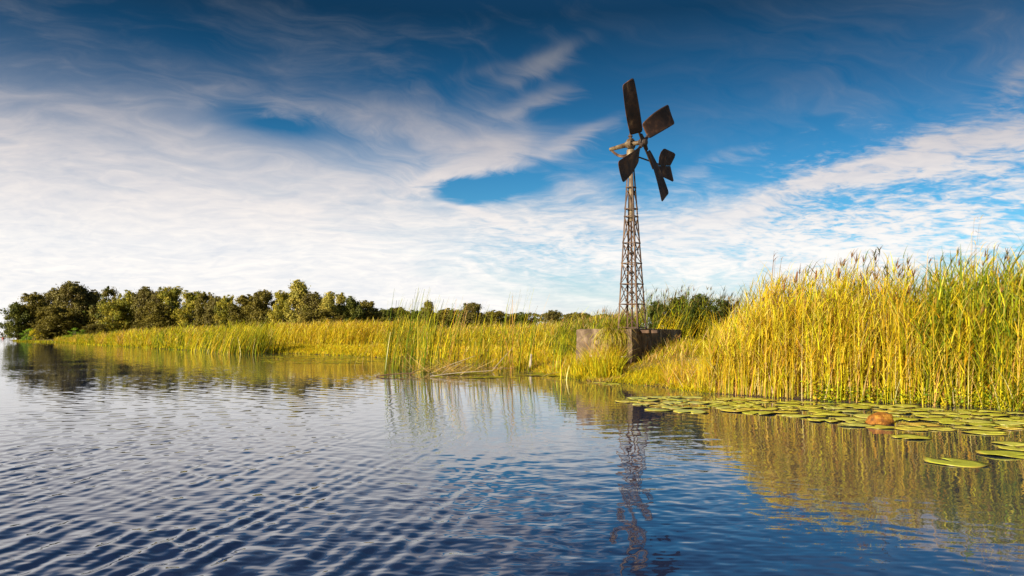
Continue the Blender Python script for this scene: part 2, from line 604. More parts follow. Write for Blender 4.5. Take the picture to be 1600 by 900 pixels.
# ------------------------------------------------------------------ blades: everything grassy is made of tapering strips
def blades(base, length, lean_az, lean, bend, width, segs, c0, c1, taper=0.12, flat=None, belly=0.0):
    """Strips that start at base, lean towards lean_az by `lean` radians and curve over by `bend` more."""
    n = len(base)
    t = np.linspace(0, 1, segs + 1)
    phi = lean[:, None] + bend[:, None] * t[None, :] ** 1.3
    ds = (length / segs)[:, None]
    pm = (phi[:, 1:] + phi[:, :-1]) / 2
    hor = np.concatenate([np.zeros((n, 1)), np.cumsum(np.sin(pm) * ds, 1)], 1)
    ver = np.concatenate([np.zeros((n, 1)), np.cumsum(np.cos(pm) * ds, 1)], 1)
    ca_, sa_ = np.cos(lean_az), np.sin(lean_az)
    sp = np.stack([base[:, 0:1] + hor * ca_[:, None], base[:, 1:2] + hor * sa_[:, None], base[:, 2:3] + ver], -1)
    fa = lean_az + PI / 2 + (rng.normal(0, 0.5, n) if flat is None else flat)
    wd = np.stack([np.cos(fa), np.sin(fa), np.zeros(n)], -1)
    prof = (1 - (1 - taper) * t ** 1.4) * (1 - belly * (1 - t) ** 3)
    off = wd[:, None, :] * (width[:, None] * prof[None, :] / 2)[:, :, None]
    V = np.stack([sp - off, sp + off], 2).reshape(-1, 3)
    i = (np.arange(n) * (segs + 1) * 2)[:, None] + (np.arange(segs) * 2)[None, :]
    Q = np.stack([i, i + 1, i + 3, i + 2], -1).reshape(-1, 4)
    tc_ = (c0[:, None, :] * (1 - t[None, :, None]) + c1[:, None, :] * t[None, :, None])
    C = np.repeat(tc_, 2, axis=1).reshape(-1, 3)
    return V, Q, C, sp


class Heap:
    def __init__(s):
        s.V, s.Q, s.C, s.n = [], [], [], 0

    def add(s, V, Q, C, *_):
        s.V.append(V); s.Q.append(Q + s.n); s.C.append(C); s.n += len(V)

    def mesh(s, name, mat=None):
        return mesh_np(name, np.vstack(s.V), np.vstack(s.Q), mat or M['leaf'], np.vstack(s.C))


def pick(n, pal, var=0.26):
    pal = np.array(pal)
    c = pal[rng.integers(0, len(pal), n)]
    return np.clip(c * (1 + rng.normal(0, var, (n, 1))) * (1 + rng.normal(0, 0.06, (n, 3))), 0.004, 0.8)


GOLD = [(0.63, 0.45, 0.012), (0.70, 0.53, 0.020), (0.53, 0.42, 0.012), (0.64, 0.38, 0.020), (0.70, 0.53, 0.08)]
LIME = [(0.44, 0.42, 0.012), (0.54, 0.48, 0.016), (0.31, 0.34, 0.014), (0.58, 0.48, 0.018)]
GREEN = [(0.13, 0.20, 0.012), (0.18, 0.24, 0.016), (0.10, 0.16, 0.012), (0.26, 0.30, 0.018)]
STRAW = [(0.66, 0.46, 0.15), (0.72, 0.56, 0.26), (0.56, 0.36, 0.10), (0.46, 0.26, 0.07)]
RUST = [(0.22, 0.10, 0.03), (0.16, 0.08, 0.03), (0.28, 0.14, 0.04)]
DARK = [(0.045, 0.07, 0.013), (0.06, 0.085, 0.014), (0.08, 0.09, 0.016), (0.10, 0.085, 0.02)]
WIND = 0.15                                # breeze blows from the left: stems lean towards +x


def lean_dirs(n, spread=1.0):
    return WIND + rng.normal(0, spread, n)


def reeds(hp, pts, hmin, hmax, stem_pal, leaf_pal, nleaf=8, lean=0.06, plume=0.0, plume_pal=RUST, leaf_len=(0.35, 0.62), leaf_w=(0.014, 0.026), stem_w=0.008, low=0.12):
    n = len(pts)
    h = rng.uniform(hmin, hmax, n) * (1 + rng.normal(0, 0.05, n))
    la = lean_dirs(n)
    c0, c1 = pick(n, stem_pal), pick(n, leaf_pal)
    V, Q, C, sp = blades(pts, h, la, np.abs(rng.normal(lean, 0.05, n)), np.abs(rng.normal(0.12, 0.1, n)), np.full(n, stem_w) * rng.uniform(0.8, 1.4, n), 4, c0, c1, 0.5)
    hp.add(V, Q, C)
    for j in range(nleaf):
        f = np.clip(low + (0.98 - low) * (j + rng.random(n)) / nleaf, 0, 0.995) * 4
        i0 = f.astype(int)
        fr = (f - i0)[:, None]
        b = sp[np.arange(n), i0] * (1 - fr) + sp[np.arange(n), i0 + 1] * fr
        az_ = rng.uniform(0, 2 * PI, n)
        az_ = np.where(rng.random(n) < 0.4, lean_dirs(n, 0.6), az_)
        L = rng.uniform(*leaf_len, n)
        cc = pick(n, leaf_pal)
        ct = np.where(rng.random((n, 1)) < 0.25, pick(n, STRAW), cc)
        hp.add(*blades(b, L, az_, rng.uniform(0.15, 0.65, n), rng.uniform(0.2, 1.1, n), rng.uniform(*leaf_w, n), 3, cc, ct, 0.08))
    if plume > 0:
        k = np.nonzero(rng.random(n) < plume)[0]
        for _ in range(7):
            b = sp[k, 4] - np.array([0, 0, 0.02])
            m = len(k)
            hp.add(*blades(b, rng.uniform(0.12, 0.26, m), lean_dirs(m, 0.8), rng.uniform(0.05, 0.6, m), rng.uniform(0.3, 0.9, m), rng.uniform(0.012, 0.025, m), 2, pick(m, plume_pal), pick(m, plume_pal), 0.3))


def straps(hp, pts, hmin, hmax, pal, lean=0.10, width=(0.010, 0.018), bend=(0.05, 0.5), tip=None, segs=5, spread=1.2, taper=0.10):
    n = len(pts)
    c = pick(n, pal)
    ct = pick(n, tip) if tip else np.clip(c * np.array([1.25, 1.05, 1.0]), 0, 0.8)
    hp.add(*blades(pts, rng.uniform(hmin, hmax, n), lean_dirs(n, spread), np.abs(rng.normal(lean, 0.07, n)), rng.uniform(*bend, n), rng.uniform(*width, n), segs, c, ct, taper))


def scatter(n, region, dmin=-0.2, dmax=1e9):
    """n ground points; region(m) gives candidate x, y."""
    out_ = []
    have = 0
    while have < n:
        x, y = region(int(n * 1.6) + 50)
        d = shore_dist(x, y)
        k = (d > dmin) & (d < dmax)
        x, y = x[k], y[k]
        out_.append(np.stack([x, y, ground_z(x, y) - 0.03], 1))
        have += len(x)
        if len(x) == 0:
            break
    return np.vstack(out_)[:n]


def wedge(px0, px1, Y0, Y1, power=1.0):
    def f(m):
        y = Y0 + (Y1 - Y0) * rng.random(m) ** power
        px = rng.uniform(px0, px1, m)
        return (px - 800) / F * y, y
    return f


def shoreband(px0, px1, d0, d1, power=1.0):
    """Candidates spread along the shore between two photo columns, d0..d1 metres inland, even in ground area."""
    xs = np.array([p[0] for p in shore_px], float)[::-1]
    ys = np.array([p[1] for p in shore_px], float)[::-1]
    c = np.linspace(px0, px1, 200)
    pts = np.array([G(a, np.interp(a, xs, ys))[:2] for a in c])
    L = np.concatenate([[0], np.cumsum(np.hypot(*np.diff(pts, axis=0).T))])

    def f(m):
        s = rng.uniform(0, L[-1], m)
        x, y = np.interp(s, L, pts[:, 0]), np.interp(s, L, pts[:, 1])
        r = np.hypot(x, y)
        k = d0 + (d1 - d0) * rng.random(m) ** power
        return x + x / r * k, y + y / r * k
    return f


# ------------------------------------------------------------------ wind pump
mill = thing("wind_pump", "rusty lattice wind pump with four broad blades standing on the concrete base", "wind pump", (MX, MY, 0))
mill_inv = Matrix.Translation((-MX, -MY, 0))


def mpart(name, bm, mat, parent=None, smooth_=False, bevel=0.0):
    bmesh.ops.transform(bm, matrix=mill_inv, verts=bm.verts)
    return part(name, bm, M[mat], parent or mill, smooth_, bevel)


U, Vd = np.array([0.848, -0.53, 0]), np.array([0.53, 0.848, 0])
C0 = np.array([MX, MY, 0])
ZB, ZT = 1.56, 7.30


def legpt(i, j, z):
    s = 1 - 0.80 * (z - ZB) / (ZT - ZB)
    return C0 + (U * i + Vd * j) * (0.36 * s) + np.array([0, 0, z])


CORN = [(-1, -1), (1, -1), (1, 1), (-1, 1)]
for i, j in CORN:
    bm = bmesh.new()
    a, b = legpt(i, j, ZB - 0.05), legpt(i, j, ZT)
    w = 0.05
    for q, e in ((U * -i, Vd * -j), (Vd * -j, U * -i)):       # angle iron: two flanges
        a0 = Vector(a); b0 = Vector(b)
        vs = [bm.verts.new(Vector(p) + Vector(q) * s1 + Vector(e) * s2) for p in (a, b) for s1, s2 in ((0, 0), (w, 0), (w, 0.008), (0, 0.008))]
        for f in ((3, 2, 1, 0), (4, 5, 6, 7), (0, 1, 5, 4), (1, 2, 6, 5), (2, 3, 7, 6), (3, 0, 4, 7)):
            bm.faces.new([vs[k] for k in f])
    mpart("leg", bm, 'frame')
ring_z = [1.60, 2.36, 3.02, 3.70, 4.37, 5.25, 5.50, 6.22, 6.85, 7.28]
for z in ring_z:
    bm = bmesh.new()
    for k in range(4):
        bar(bm, legpt(*CORN[k], z), legpt(*CORN[(k + 1) % 4], z), 0.032, 0.028)
    mpart("brace_ring", bm, 'frame')
for z0, z1, both in ((1.60, 2.36, False), (2.36, 3.02, True), (3.02, 3.70, True), (3.70, 4.37, True), (4.37, 5.25, True), (5.50, 6.22, False)):
    for k in range(4):
        c_, d_ = CORN[k], CORN[(k + 1) % 4]
        bm = bmesh.new()
        e = np.array([0, 0, 0.0])
        ins = (legpt(*c_, z0) + legpt(*d_, z0)) / 2 - C0
        ins[2] = 0
        ins = -ins / (np.linalg.norm(ins) + 1e-6) * 0.012
        bar(bm, legpt(*c_, z1), legpt(*d_, z0), 0.022)
        if both:
            bar(bm, legpt(*c_, z0) + ins * 2, legpt(*d_, z1) + ins * 2, 0.022)
        mpart("diagonal_brace", bm, 'frame')
for i, j in CORN:                                            # feet bolted on the sill beams
    bm = bmesh.new()
    p = legpt(i, j, ZB - 0.06)
    block(bm, p - U * 0.08 - Vd * 0.08, U * 0.16, Vd * 0.16, (0, 0, 0.03))
    mpart("foot_plate", bm, 'frame')
bm = bmesh.new()                                             # pump rod down the middle
tube(bm, [C0 + [0, 0, 1.2], C0 + [0, 0, 5.3]], 0.032, 8)
mpart("pump_rod", bm, 'frame', smooth_=False)
bm = bmesh.new()
bm.free()
for z in (3.36, 4.0, 2.7):
    bm = bmesh.new()
    block(bm, C0 + [-0.07, -0.07, z], (0.14, 0, 0), (0, 0.14, 0), (0, 0, 0.07))
    mpart("rod_guide", bm, 'iron', bevel=0.01)
bm = bmesh.new()
tube(bm, [C0 + [0, 0, 5.1], C0 + [0, 0, 7.45]], 0.07, 14)
mpart("mast_pipe", bm, 'pipe', smooth_=False)
# rotor, fitted to the photograph as one rigid wheel
HUB = np.array([4.3196, 26.0, 7.6629])
AX = np.array([0.78583, -0.61813, -0.01998])
e1 = np.cross([0, 0, 1.0], AX); e1 /= np.linalg.norm(e1)
e2 = np.cross(AX, e1)
th0, pr, pt_, r0a, r0b, r1a, r1b, c0a, c0b, c1a, c1b, cone = 2.3149, -0.3899, -0.0758, 0.5221, 0.3311, 2.1562, 2.046, 0.4297, 0.0822, 0.1729, 0.5502, 0.0555
for i in range(4):
    t = th0 - i * PI / 2
    r = math.cos(t) * e1 + math.sin(t) * e2 + cone * AX
    r /= np.linalg.norm(r)
    tg = -math.sin(t) * e1 + math.cos(t) * e2
    ch = lambda q: math.cos(q) * tg + math.sin(q) * AX
    nu, nv = 26, 14
    pts = []
    for a in range(nu + 1):
        for b_ in range(nv + 1):
            u_, v_ = a / nu, b_ / nv
            # pull the four corners in so that they are rounded
            rad = 0.10
            du = dv = 0.0
            su, sv = (u_ - 0.5) * 2, (v_ - 0.5) * 2
            lim = 0.72
            ku, kv = max(0, (abs(su) - 0.88) / 0.12), max(0, (abs(sv) - lim) / (1 - lim))
            q_ = math.hypot(ku, kv)
            if ku > 0 and kv > 0 and q_ > 1e-6:
                sc_ = max(ku, kv) / q_
                su = math.copysign(0.88 + 0.12 * ku * sc_, su)
                sv = math.copysign(lim + (1 - lim) * kv * sc_, sv)
            u_, v_ = su / 2 + 0.5, sv / 2 + 0.5
            q = pr + (pt_ - pr) * u_
            rr_ = (r0a + (r1a - r0a) * u_) * (1 - v_) + (r0b + (r1b - r0b) * u_) * v_
            cc_ = (c0a + (c1a - c0a) * u_ + 0.055 * math.sin(PI * min(1, u_ * 1.05))) * (1 - v_) - (c0b + (c1b - c0b) * u_) * v_
            nrm = np.cross(ch(q), r)
            camber = 0.022 * (1 - (2 * v_ - 1) ** 2) + 0.012 * math.sin(3.1 * u_ + i * 1.7)
            pts.append(HUB + rr_ * r + cc_ * ch(q) + nrm * camber * (0.35 if i == 2 else 1))
    idx = np.arange((nu + 1) * (nv + 1)).reshape(nu + 1, nv + 1)
    Q = np.stack([idx[:-1, :-1], idx[:-1, 1:], idx[1:, 1:], idx[1:, :-1]], -1).reshape(-1, 4)
    me = mesh_np("blade", np.array(pts) - C0, Q, M['rust'], smooth_=True)
    bl = link("blade", me, mill)
    so_ = bl.modifiers.new("solid", 'SOLIDIFY')
    so_.thickness, so_.offset = 0.014, 0
    bm = bmesh.new()
    back = -AX * 0.10
    tube(bm, [HUB + r * 0.05 + back * 0.4, HUB + r * 0.5 + back * 0.6, HUB + r * 1.05 + back], [0.045, 0.036, 0.022], 8)
    mpart("spar", bm, 'iron', bl)
bm = bmesh.new()
tube(bm, [HUB - AX * 0.16, HUB - AX * 0.06, HUB + AX * 0.05, HUB + AX * 0.10, HUB + AX * 0.12], [0.10, 0.15, 0.15, 0.10, 0.04], 14)
for i in range(4):
    t = th0 - i * PI / 2
    r = math.cos(t) * e1 + math.sin(t) * e2
    tube(bm, [HUB + r * 0.08, HUB + r * 0.30], [0.075, 0.055], 8)
mpart("hub", bm, 'iron', bevel=0.006)
bm = bmesh.new()
tube(bm, [HUB - AX * 0.12, HUB - AX * 0.42], 0.075, 12)
mpart("shaft", bm, 'pipe')
RC = HUB - AX * 0.50
bm = bmesh.new()
tube(bm, [RC + AX * 0.10, RC + AX * 0.09, RC - AX * 0.06, RC - AX * 0.07], [0.155, 0.185, 0.185, 0.155], 20)
for k in range(8):
    a = k * PI / 4
    d_ = e1 * math.cos(a) + e2 * math.sin(a)
    tube(bm, [RC + d_ * 0.135 + AX * 0.09, RC + d_ * 0.135 + AX * 0.125], 0.016, 6)
mpart("bearing", bm, 'pipe', bevel=0.01)
bm = bmesh.new()
tube(bm, [RC + [0, 0, 0.16], RC + [0, 0, 0.24]], 0.05, 10)
tube(bm, [RC + [0, 0, 0.24], RC + [0, 0, 0.28]], 0.075, 10)
tube(bm, [RC + [0, 0, 0.28], RC + [0, 0, 0.36]], 0.035, 8)
mpart("grease_cup", bm, 'frame')
TE = P(953.5, 233.5, 26.95)
bm = bmesh.new()
s0 = RC - AX * 0.06
tube(bm, [s0, s0 + (TE - s0) * 0.12, s0 + (TE - s0) * 0.13, TE], [0.11, 0.11, 0.085, 0.062], 12)
mpart("tail_pipe", bm, 'pipe')
bm = bmesh.new()
pm_ = C0 + np.array([0, 0, 7.32])
q = [TE + (pm_ - TE) * f + np.array([0, 0, -0.16 * math.sin(PI * min(1, f * 1.05)) + (0.0 if f > 0 else 0)]) for f in np.linspace(0, 1, 9)]
tube(bm, q, 0.03, 8)
q2 = [p_ + np.array([0.0, 0.0, 0.05]) for p_ in q[1:-1]]
tube(bm, q2, 0.018, 6)
mpart("curved_stay", bm, 'frame')
bm = bmesh.new()
tube(bm, [pm_ + [0, 0, -0.10], pm_ + [0, 0, 0.16]], [0.14, 0.13], 14)
mpart("turntable", bm, 'pipe', bevel=0.01)
# side vane on its boom
E_ = np.array([0.618, 0.786, 0.0])
bs = C0 + np.array([0, 0, 7.33]); be = bs + E_ * 2.72
bm = bmesh.new()
tube(bm, [bs, be], 0.028, 8)
mpart("vane_boom", bm, 'iron')


def on_vane(px, py):
    """Point of the vertical plane through the boom seen at a photo pixel."""
    a = P(px, py, 1.0) - np.array([0, 0, H])
    nrm = np.cross(E_, [0, 0, 1.0])
    s = np.dot(nrm, bs - np.array([0, 0, H])) / np.dot(nrm, a)
    return np.array([0, 0, H]) + a * s


for poly, fold in (([(1028.6, 259), (1028.8, 246), (1031, 238), (1034.5, 233), (1037, 232.5), (1051, 239), (1053.3, 241.5), (1052.6, 246), (1047, 259)], 0.10),
                   ([(1028.6, 259.3), (1047, 259.3), (1049.6, 272), (1051.2, 282.5), (1049.5, 284), (1031, 275), (1029.5, 270)], -0.10)):
    bm = bmesh.new()
    nrm = np.cross(E_, [0, 0, 1.0])
    zf = on_vane(1035, 259.5)[2]
    vs = []
    for px, py in poly:
        p = on_vane(px, py)
        vs.append(bm.verts.new(p + nrm * (abs(p[2] - zf) * 0.08)))
    f = bm.faces.new(vs)
    bmesh.ops.triangulate(bm, faces=[f])
    o = mpart("vane_plate", bm, 'rust')
    sm = o.modifiers.new("solid", 'SOLIDIFY')
    sm.thickness, sm.offset = 0.012, 0
    bm = bmesh.new()
    x0 = on_vane(1039, 259.5)
    x1 = on_vane(1042, 238) if fold > 0 else on_vane(1042, 277)
    bar(bm, x0, x1 + nrm * (abs(x1[2] - zf) * 0.08), 0.035)
    mpart("stiffener", bm, 'iron', o)

# ------------------------------------------------------------------ concrete base of the pump
def wall_block(name, label, o, u, v, w, bevel, loc):
    root = None
    bm = bmesh.new()
    block(bm, np.array(o) - np.array(loc), u, v, w)
    bmesh.ops.subdivide_edges(bm, edges=bm.edges, cuts=22, use_grid_fill=True)
    for vtx in bm.verts:                                   # weathered: uneven faces, nibbled arrises
        p = vtx.co + Vector(loc)
        vtx.co += Vector((math.sin(p.x * 9 + p.z * 6), math.sin(p.y * 8 + p.z * 7), math.sin(p.x * 11 + p.y * 7))) * 0.012
        vtx.co += Vector((math.sin(p.z * 31 + p.x * 17), math.sin(p.x * 27 + p.z * 23), math.sin(p.x * 37 + p.y * 29))) * 0.006
    me = bm_mesh(name, bm, M['concrete'])
    ob = link(name, me)
    ob.location = loc
    b = ob.modifiers.new("bevel", 'BEVEL')
    b.width, b.segments, b.limit_method = bevel, 3, 'ANGLE'
    return tag(ob, label, "concrete wall")


WZ = 1.54                                  # top of the concrete
w1a = P(900, 530, 26.9); w1b = P(951, 530, 26.15)
d1 = (w1b - w1a); d1[2] = 0
n1 = np.array([-d1[1], d1[0], 0]); n1 /= np.linalg.norm(n1)
o = wall_block("concrete_wall", "squat concrete block with a dark pipe hole beside the pump tower", (w1a[0], w1a[1], 0.1), d1, n1 * 0.55, (0, 0, WZ - 0.1), 0.12, (w1a[0], w1a[1], 0.1))
bm = bmesh.new()
pc = P(934, 534, 26.4) - n1 * 0.03
ring = []
for k in range(20):
    a = k * 2 * PI / 20
    dn = d1 / np.linalg.norm(d1)
    ring.append(pc + dn * (0.13 * math.cos(a)) + np.array([0, 0, 0.13 * math.sin(a)]))
tube(bm, ring + ring[:1], 0.028, 8)
vs = [bm.verts.new(Vector(p) + Vector(n1) * 0.03) for p in ring]
bm.faces.new(vs)
bmesh.ops.translate(bm, verts=bm.verts, vec=(-w1a[0], -w1a[1], -0.1))
part("pipe_outlet", bm, M['iron'], o)
we = P(979.2, 557, 25.45)
wf = P(987.4, 557, 25.2)
th_ = wf - we; th_[2] = 0
wall_block("concrete_wall", "long concrete wing wall running back from a pale upright end, in its own shade", (we[0], we[1], 0.05), th_, Vd * 4.4, (0, 0, WZ - 0.05 + 0.01), 0.02, (we[0], we[1], 0.05))
# sill under the tower and the sluice in the opening
sill = thing("pump_sill", "rust stained steel sill and dark sluice gate in the opening between the concrete walls", "sluice", (MX, MY, 0))
bm = bmesh.new()
for j in (-0.36, 0.36):
    block(bm, C0 + Vd * (j - 0.06) - U * 1.0 + [0, 0, 1.41], U * 1.75, Vd * 0.12, (0, 0, 0.10))
bmesh.ops.transform(bm, matrix=mill_inv, verts=bm.verts)
part("sill_beam", bm, M['frame'], sill, bevel=0.008)
bm = bmesh.new()
block(bm, w1b + n1 * 0.30 + [0, 0, -w1b[2] + 0.2], (we - w1b) * np.array([1, 1, 0]) + n1 * 0.25, n1 * 0.06, (0, 0, 1.2))
bmesh.ops.transform(bm, matrix=mill_inv, verts=bm.verts)
part("sluice_gate", bm, M['iron'], sill)
bm = bmesh.new()
block(bm, C0 - U * 0.70 + Vd * 0.12 + [0, 0, 0.1], U * 1.1, Vd * 0.9, (0, 0, 1.30))
bmesh.ops.transform(bm, matrix=mill_inv, verts=bm.verts)
part("pedestal", bm, M['concrete'], sill, bevel=0.03)
bm = bmesh.new()
a, b = P(921, 556.2, 25.75), P(978, 558, 25.3)
tube(bm, [a, b], 0.028, 8)
tag(link("pipe", bm_mesh("pipe", bm, M['white'])), "thin white horizontal pipe lying low in grass before the concrete walls", "pipe")


# ------------------------------------------------------------------ trees of the far bank
def crown_mesh(seed, n_clump, n_leaf, pal, shape, leaf=0.019, gap=0.0):
    """Crown in a unit box (height 1, radius 0.5): uneven clumps of leaf faces with gaps between them."""
    r = np.random.default_rng(seed)
    cs, rs = [], []
    for k in range(n_clump):
        h = r.random() ** 0.9
        wid = shape(h)
        a, q = r.uniform(0, 2 * PI), math.sqrt(r.random()) * (0.55 + 0.45 * r.random())
        cs.append((math.cos(a) * q * wid, math.sin(a) * q * wid, 0.06 + 0.88 * h))
        rs.append(r.uniform(0.07, 0.17) * (1.0 - 0.3 * h))
    for k in range(n_clump):                               # small sprays that stick out of the outline
        c = np.array(cs[k])
        dv = r.normal(size=3); dv[2] = abs(dv[2]) * 0.9 + 0.1; dv /= np.linalg.norm(dv)
        cs.append(tuple(c + dv * rs[k] * r.uniform(0.8, 1.35)))
        rs.append(r.uniform(0.025, 0.055))
    cs, rs = np.array(cs), np.array(rs)
    per = np.where(np.arange(len(cs)) < n_clump, n_leaf, n_leaf // 3)
    ci = np.repeat(np.arange(len(cs)), per)
    N = len(ci)
    n_clump = len(cs)
    d = r.normal(size=(N, 3)); d /= np.linalg.norm(d, axis=1, keepdims=True)
    rad = rs[ci] * np.abs(r.normal(0.62, 0.34, N))
    p = cs[ci] + d * rad[:, None] * np.array([1.2, 1.2, 0.9])
    p[:, 2] = np.clip(p[:, 2], 0.0, 1.02)
    nrm = d + r.normal(0, 0.55, (N, 3)); nrm[:, 2] += 0.35
    nrm /= np.linalg.norm(nrm, axis=1, keepdims=True)
    t = np.cross(nrm, r.normal(size=(N, 3))); t /= np.linalg.norm(t, axis=1, keepdims=True)
    s = np.cross(nrm, t)
    L = (leaf * r.uniform(0.6, 1.3, N))[:, None]
    V = np.stack([p - t * L, p + s * L * 0.6, p + t * L, p - s * L * 0.6], 1).reshape(-1, 3)
    Q = np.arange(N * 4).reshape(N, 4)
    pal = np.array(pal)
    cc = pal[r.integers(0, len(pal), n_clump)][ci] * (1 + r.normal(0, 0.16, (N, 1)))
    return mesh_np("crown", V, Q, M['tree_leaf'], np.repeat(np.clip(cc, 0.004, 0.6), 4, axis=0)), cs


def trunk_mesh(seed, cs):
    r = random.Random(seed)
    bm = bmesh.new()
    n = r.choice((2, 3))
    for k in range(n):
        a = r.uniform(0, 2 * PI)
        bx, by = 0.05 * math.cos(a), 0.05 * math.sin(a)
        tube(bm, [(bx, by, -0.04), (bx * 1.5, by * 1.5, 0.25), (bx * 2.4, by * 2.4, 0.55), (bx * 2.2, by * 2.6, 0.85)], [0.022, 0.017, 0.010, 0.003], 6)
    cs = cs[: len(cs) // 2]
    for c in cs[:: max(1, len(cs) // 9)]:
        z = c[2] * 0.55
        tube(bm, [(c[0] * 0.1, c[1] * 0.1, z), tuple(c)], [0.009, 0.003], 5)
    return bm_mesh("trunk", bm, M['bark'])


round_ = lambda h: 0.46 * math.sqrt(max(0.05, 1 - (1.7 * h - 0.75) ** 2))
tall_ = lambda h: 0.44 * (1 - 0.75 * h) + 0.03
loose_ = lambda h: 0.48 * (0.5 + 0.5 * math.sin(PI * min(1, h * 0.9 + 0.1)))
OLIVE = [(0.140, 0.118, 0.016), (0.170, 0.142, 0.020), (0.115, 0.100, 0.016), (0.195, 0.160, 0.022)]
FRESH = [(0.204, 0.204, 0.017), (0.306, 0.271, 0.023), (0.387, 0.320, 0.032), (0.162, 0.165, 0.017)]
DEEP = [(0.081, 0.101, 0.014), (0.112, 0.125, 0.017), (0.142, 0.146, 0.017)]
BROWN = [(0.140, 0.118, 0.022), (0.115, 0.092, 0.020), (0.165, 0.145, 0.028)]
PALE = [(0.367, 0.320, 0.053), (0.286, 0.262, 0.041), (0.468, 0.388, 0.069)]
CR = {}
for k, (pal, shape, nc) in {'olive': (OLIVE, round_, 84), 'fresh': (FRESH, loose_, 80), 'deep': (DEEP, loose_, 70), 'brown': (BROWN, round_, 80),
                            'pale': (PALE, tall_, 84), 'open': (DEEP + OLIVE, round_, 30), 'yellow': ([(0.70, 0.50, 0.02), (0.55, 0.44, 0.02)], round_, 22),
                            'bright': ([(0.20, 0.34, 0.02), (0.32, 0.40, 0.025)], round_, 24)}.items():
    CR[k] = []
    for v in range(2):
        sd = sum(map(ord, k)) * 7 + v
        me, cs = crown_mesh(sd, nc, 210, pal, shape)
        CR[k].append((me, trunk_mesh(sd, cs)))


def tree(name, px, top, wpx, Y, kind, label, cat="tree", group=None, var=0, base=None):
    x = (px - 800) / F * Y
    z0 = float(ground_z(np.array([x]), np.array([Y]))[0])
    ztop = P(px, top, Y)[2]
    h, w = ztop - z0, wpx / F * Y
    t = thing(name, label, cat, (x, Y, max(z0, 0.0) - 0.1), group)
    cm, tm = CR[kind][var % 2]
    for nm, me in (("crown", cm), ("trunk", tm)):
        o = link(nm, me, t)
        o.scale = (w * 1.28, w * 1.28, h * 1.02)
        o.rotation_euler = (0, 0, rng.uniform(0, 2 * PI))
    return t


FT = "trees in the line along the far bank"
for k, (px, top, wpx, Y, kind, label) in enumerate([
    (26, 475, 40, 234, 'deep', "low dark leaning tree at the water end of the far tree line"),
    (52, 459, 52, 238, 'olive', "rounded olive tree next to the end tree of the far line"),
    (84, 455, 46, 248, 'brown', "brownish tree rising behind the low rounded olive trees by the water"),
    (108, 443, 62, 236, 'brown', "broadest and tallest brownish crown over the end of the far bank"),
    (90, 478, 60, 228, 'olive', "low olive tree standing in front of the broad brownish crown"),
    (140, 456, 44, 240, 'brown', "grey brown tree just behind the gappy dark tree"),
    (170, 447, 44, 232, 'open', "dark gappy tree with sky showing between its boughs"),
    (180, 472, 48, 210, 'fresh', "fresh green bushy tree below the gappy dark tree"),
    (200, 456, 40, 214, 'fresh', "rounded green tree with a lit yellow side in mid line"),
    (225, 451, 44, 210, 'brown', "russet topped tree beside the green conical tree"),
    (247, 456, 34, 206, 'brown', "slim greyish brown tree squeezed between two taller crowns"),
    (268, 450, 44, 196, 'fresh', "green conical tree with a pointed top in the far line"),
    (245, 474, 60, 188, 'olive', "low wide olive tree under the russet topped tree"),
    (300, 457, 44, 186, 'fresh', "loose light green tree with many thin leaders"),
    (322, 459, 40, 182, 'olive', "thin topped olive tree in a dip of the far line"),
    (340, 466, 40, 176, 'brown', "smaller brownish tree in the lowest dip of the line"),
    (356, 463, 34, 172, 'fresh', "small upright green tree at the dip before the broad olive one"),
    (388, 462, 60, 160, 'olive', "broad olive brown tree behind the green cattail clump"),
    (412, 455, 46, 156, 'olive', "olive tree with an even domed top behind the cattail clump"),
    (440, 457, 40, 152, 'fresh', "yellowish tree at the foot of the tallest pale tree"),
    (466, 441, 54, 150, 'pale', "tallest pale green tree with a stepped pointed crown"),
    (492, 459, 46, 150, 'brown', "brown tree just past the tallest pale tree"),
    (514, 458, 42, 148, 'pale', "pale silvery green tree with a bright sunlit side"),
    (532, 460, 34, 152, 'pale', "narrow pale tree with a pointed tip next to the silvery one"),
    (549, 465, 36, 150, 'deep', "dark green tree near the falling end of the line"),
    (574, 471, 44, 154, 'olive', "last full olive tree before the line drops to low scrub"),
    (500, 484, 70, 140, 'olive', "low dark olive scrub tree beneath the pale trees"),
    (598, 483, 44, 176, 'deep', "small dark tree in the low scrub after the tree line"),
    (622, 481, 46, 190, 'olive', "small olive tree seen through the tall thin cattails"),
    (668, 471, 26, 170, 'olive', "dome topped tree alone above the yellow reeds"),
    (645, 486, 52, 200, 'deep', "low dark scrub tree beside the dome topped tree"),
    (698, 483, 56, 190, 'olive', "wide low olive tree behind the leaning cattails"),
    (738, 474, 46, 180, 'brown', "bushy tree standing highest behind the thin dry reeds"),
    (772, 486, 56, 210, 'olive', "low spreading olive tree behind the middle reeds"),
    (812, 489, 56, 230, 'deep', "faint low dark tree on the skyline past the middle reeds"),
    (862, 486, 36, 210, 'brown', "small brown tree poking over the reeds beside the pump tower"),
    (905, 489, 50, 220, 'olive', "low olive tree behind the reeds next to the concrete block"),
]):
    tree("tree", px, top, wpx, Y, kind, label, "tree", FT, k)
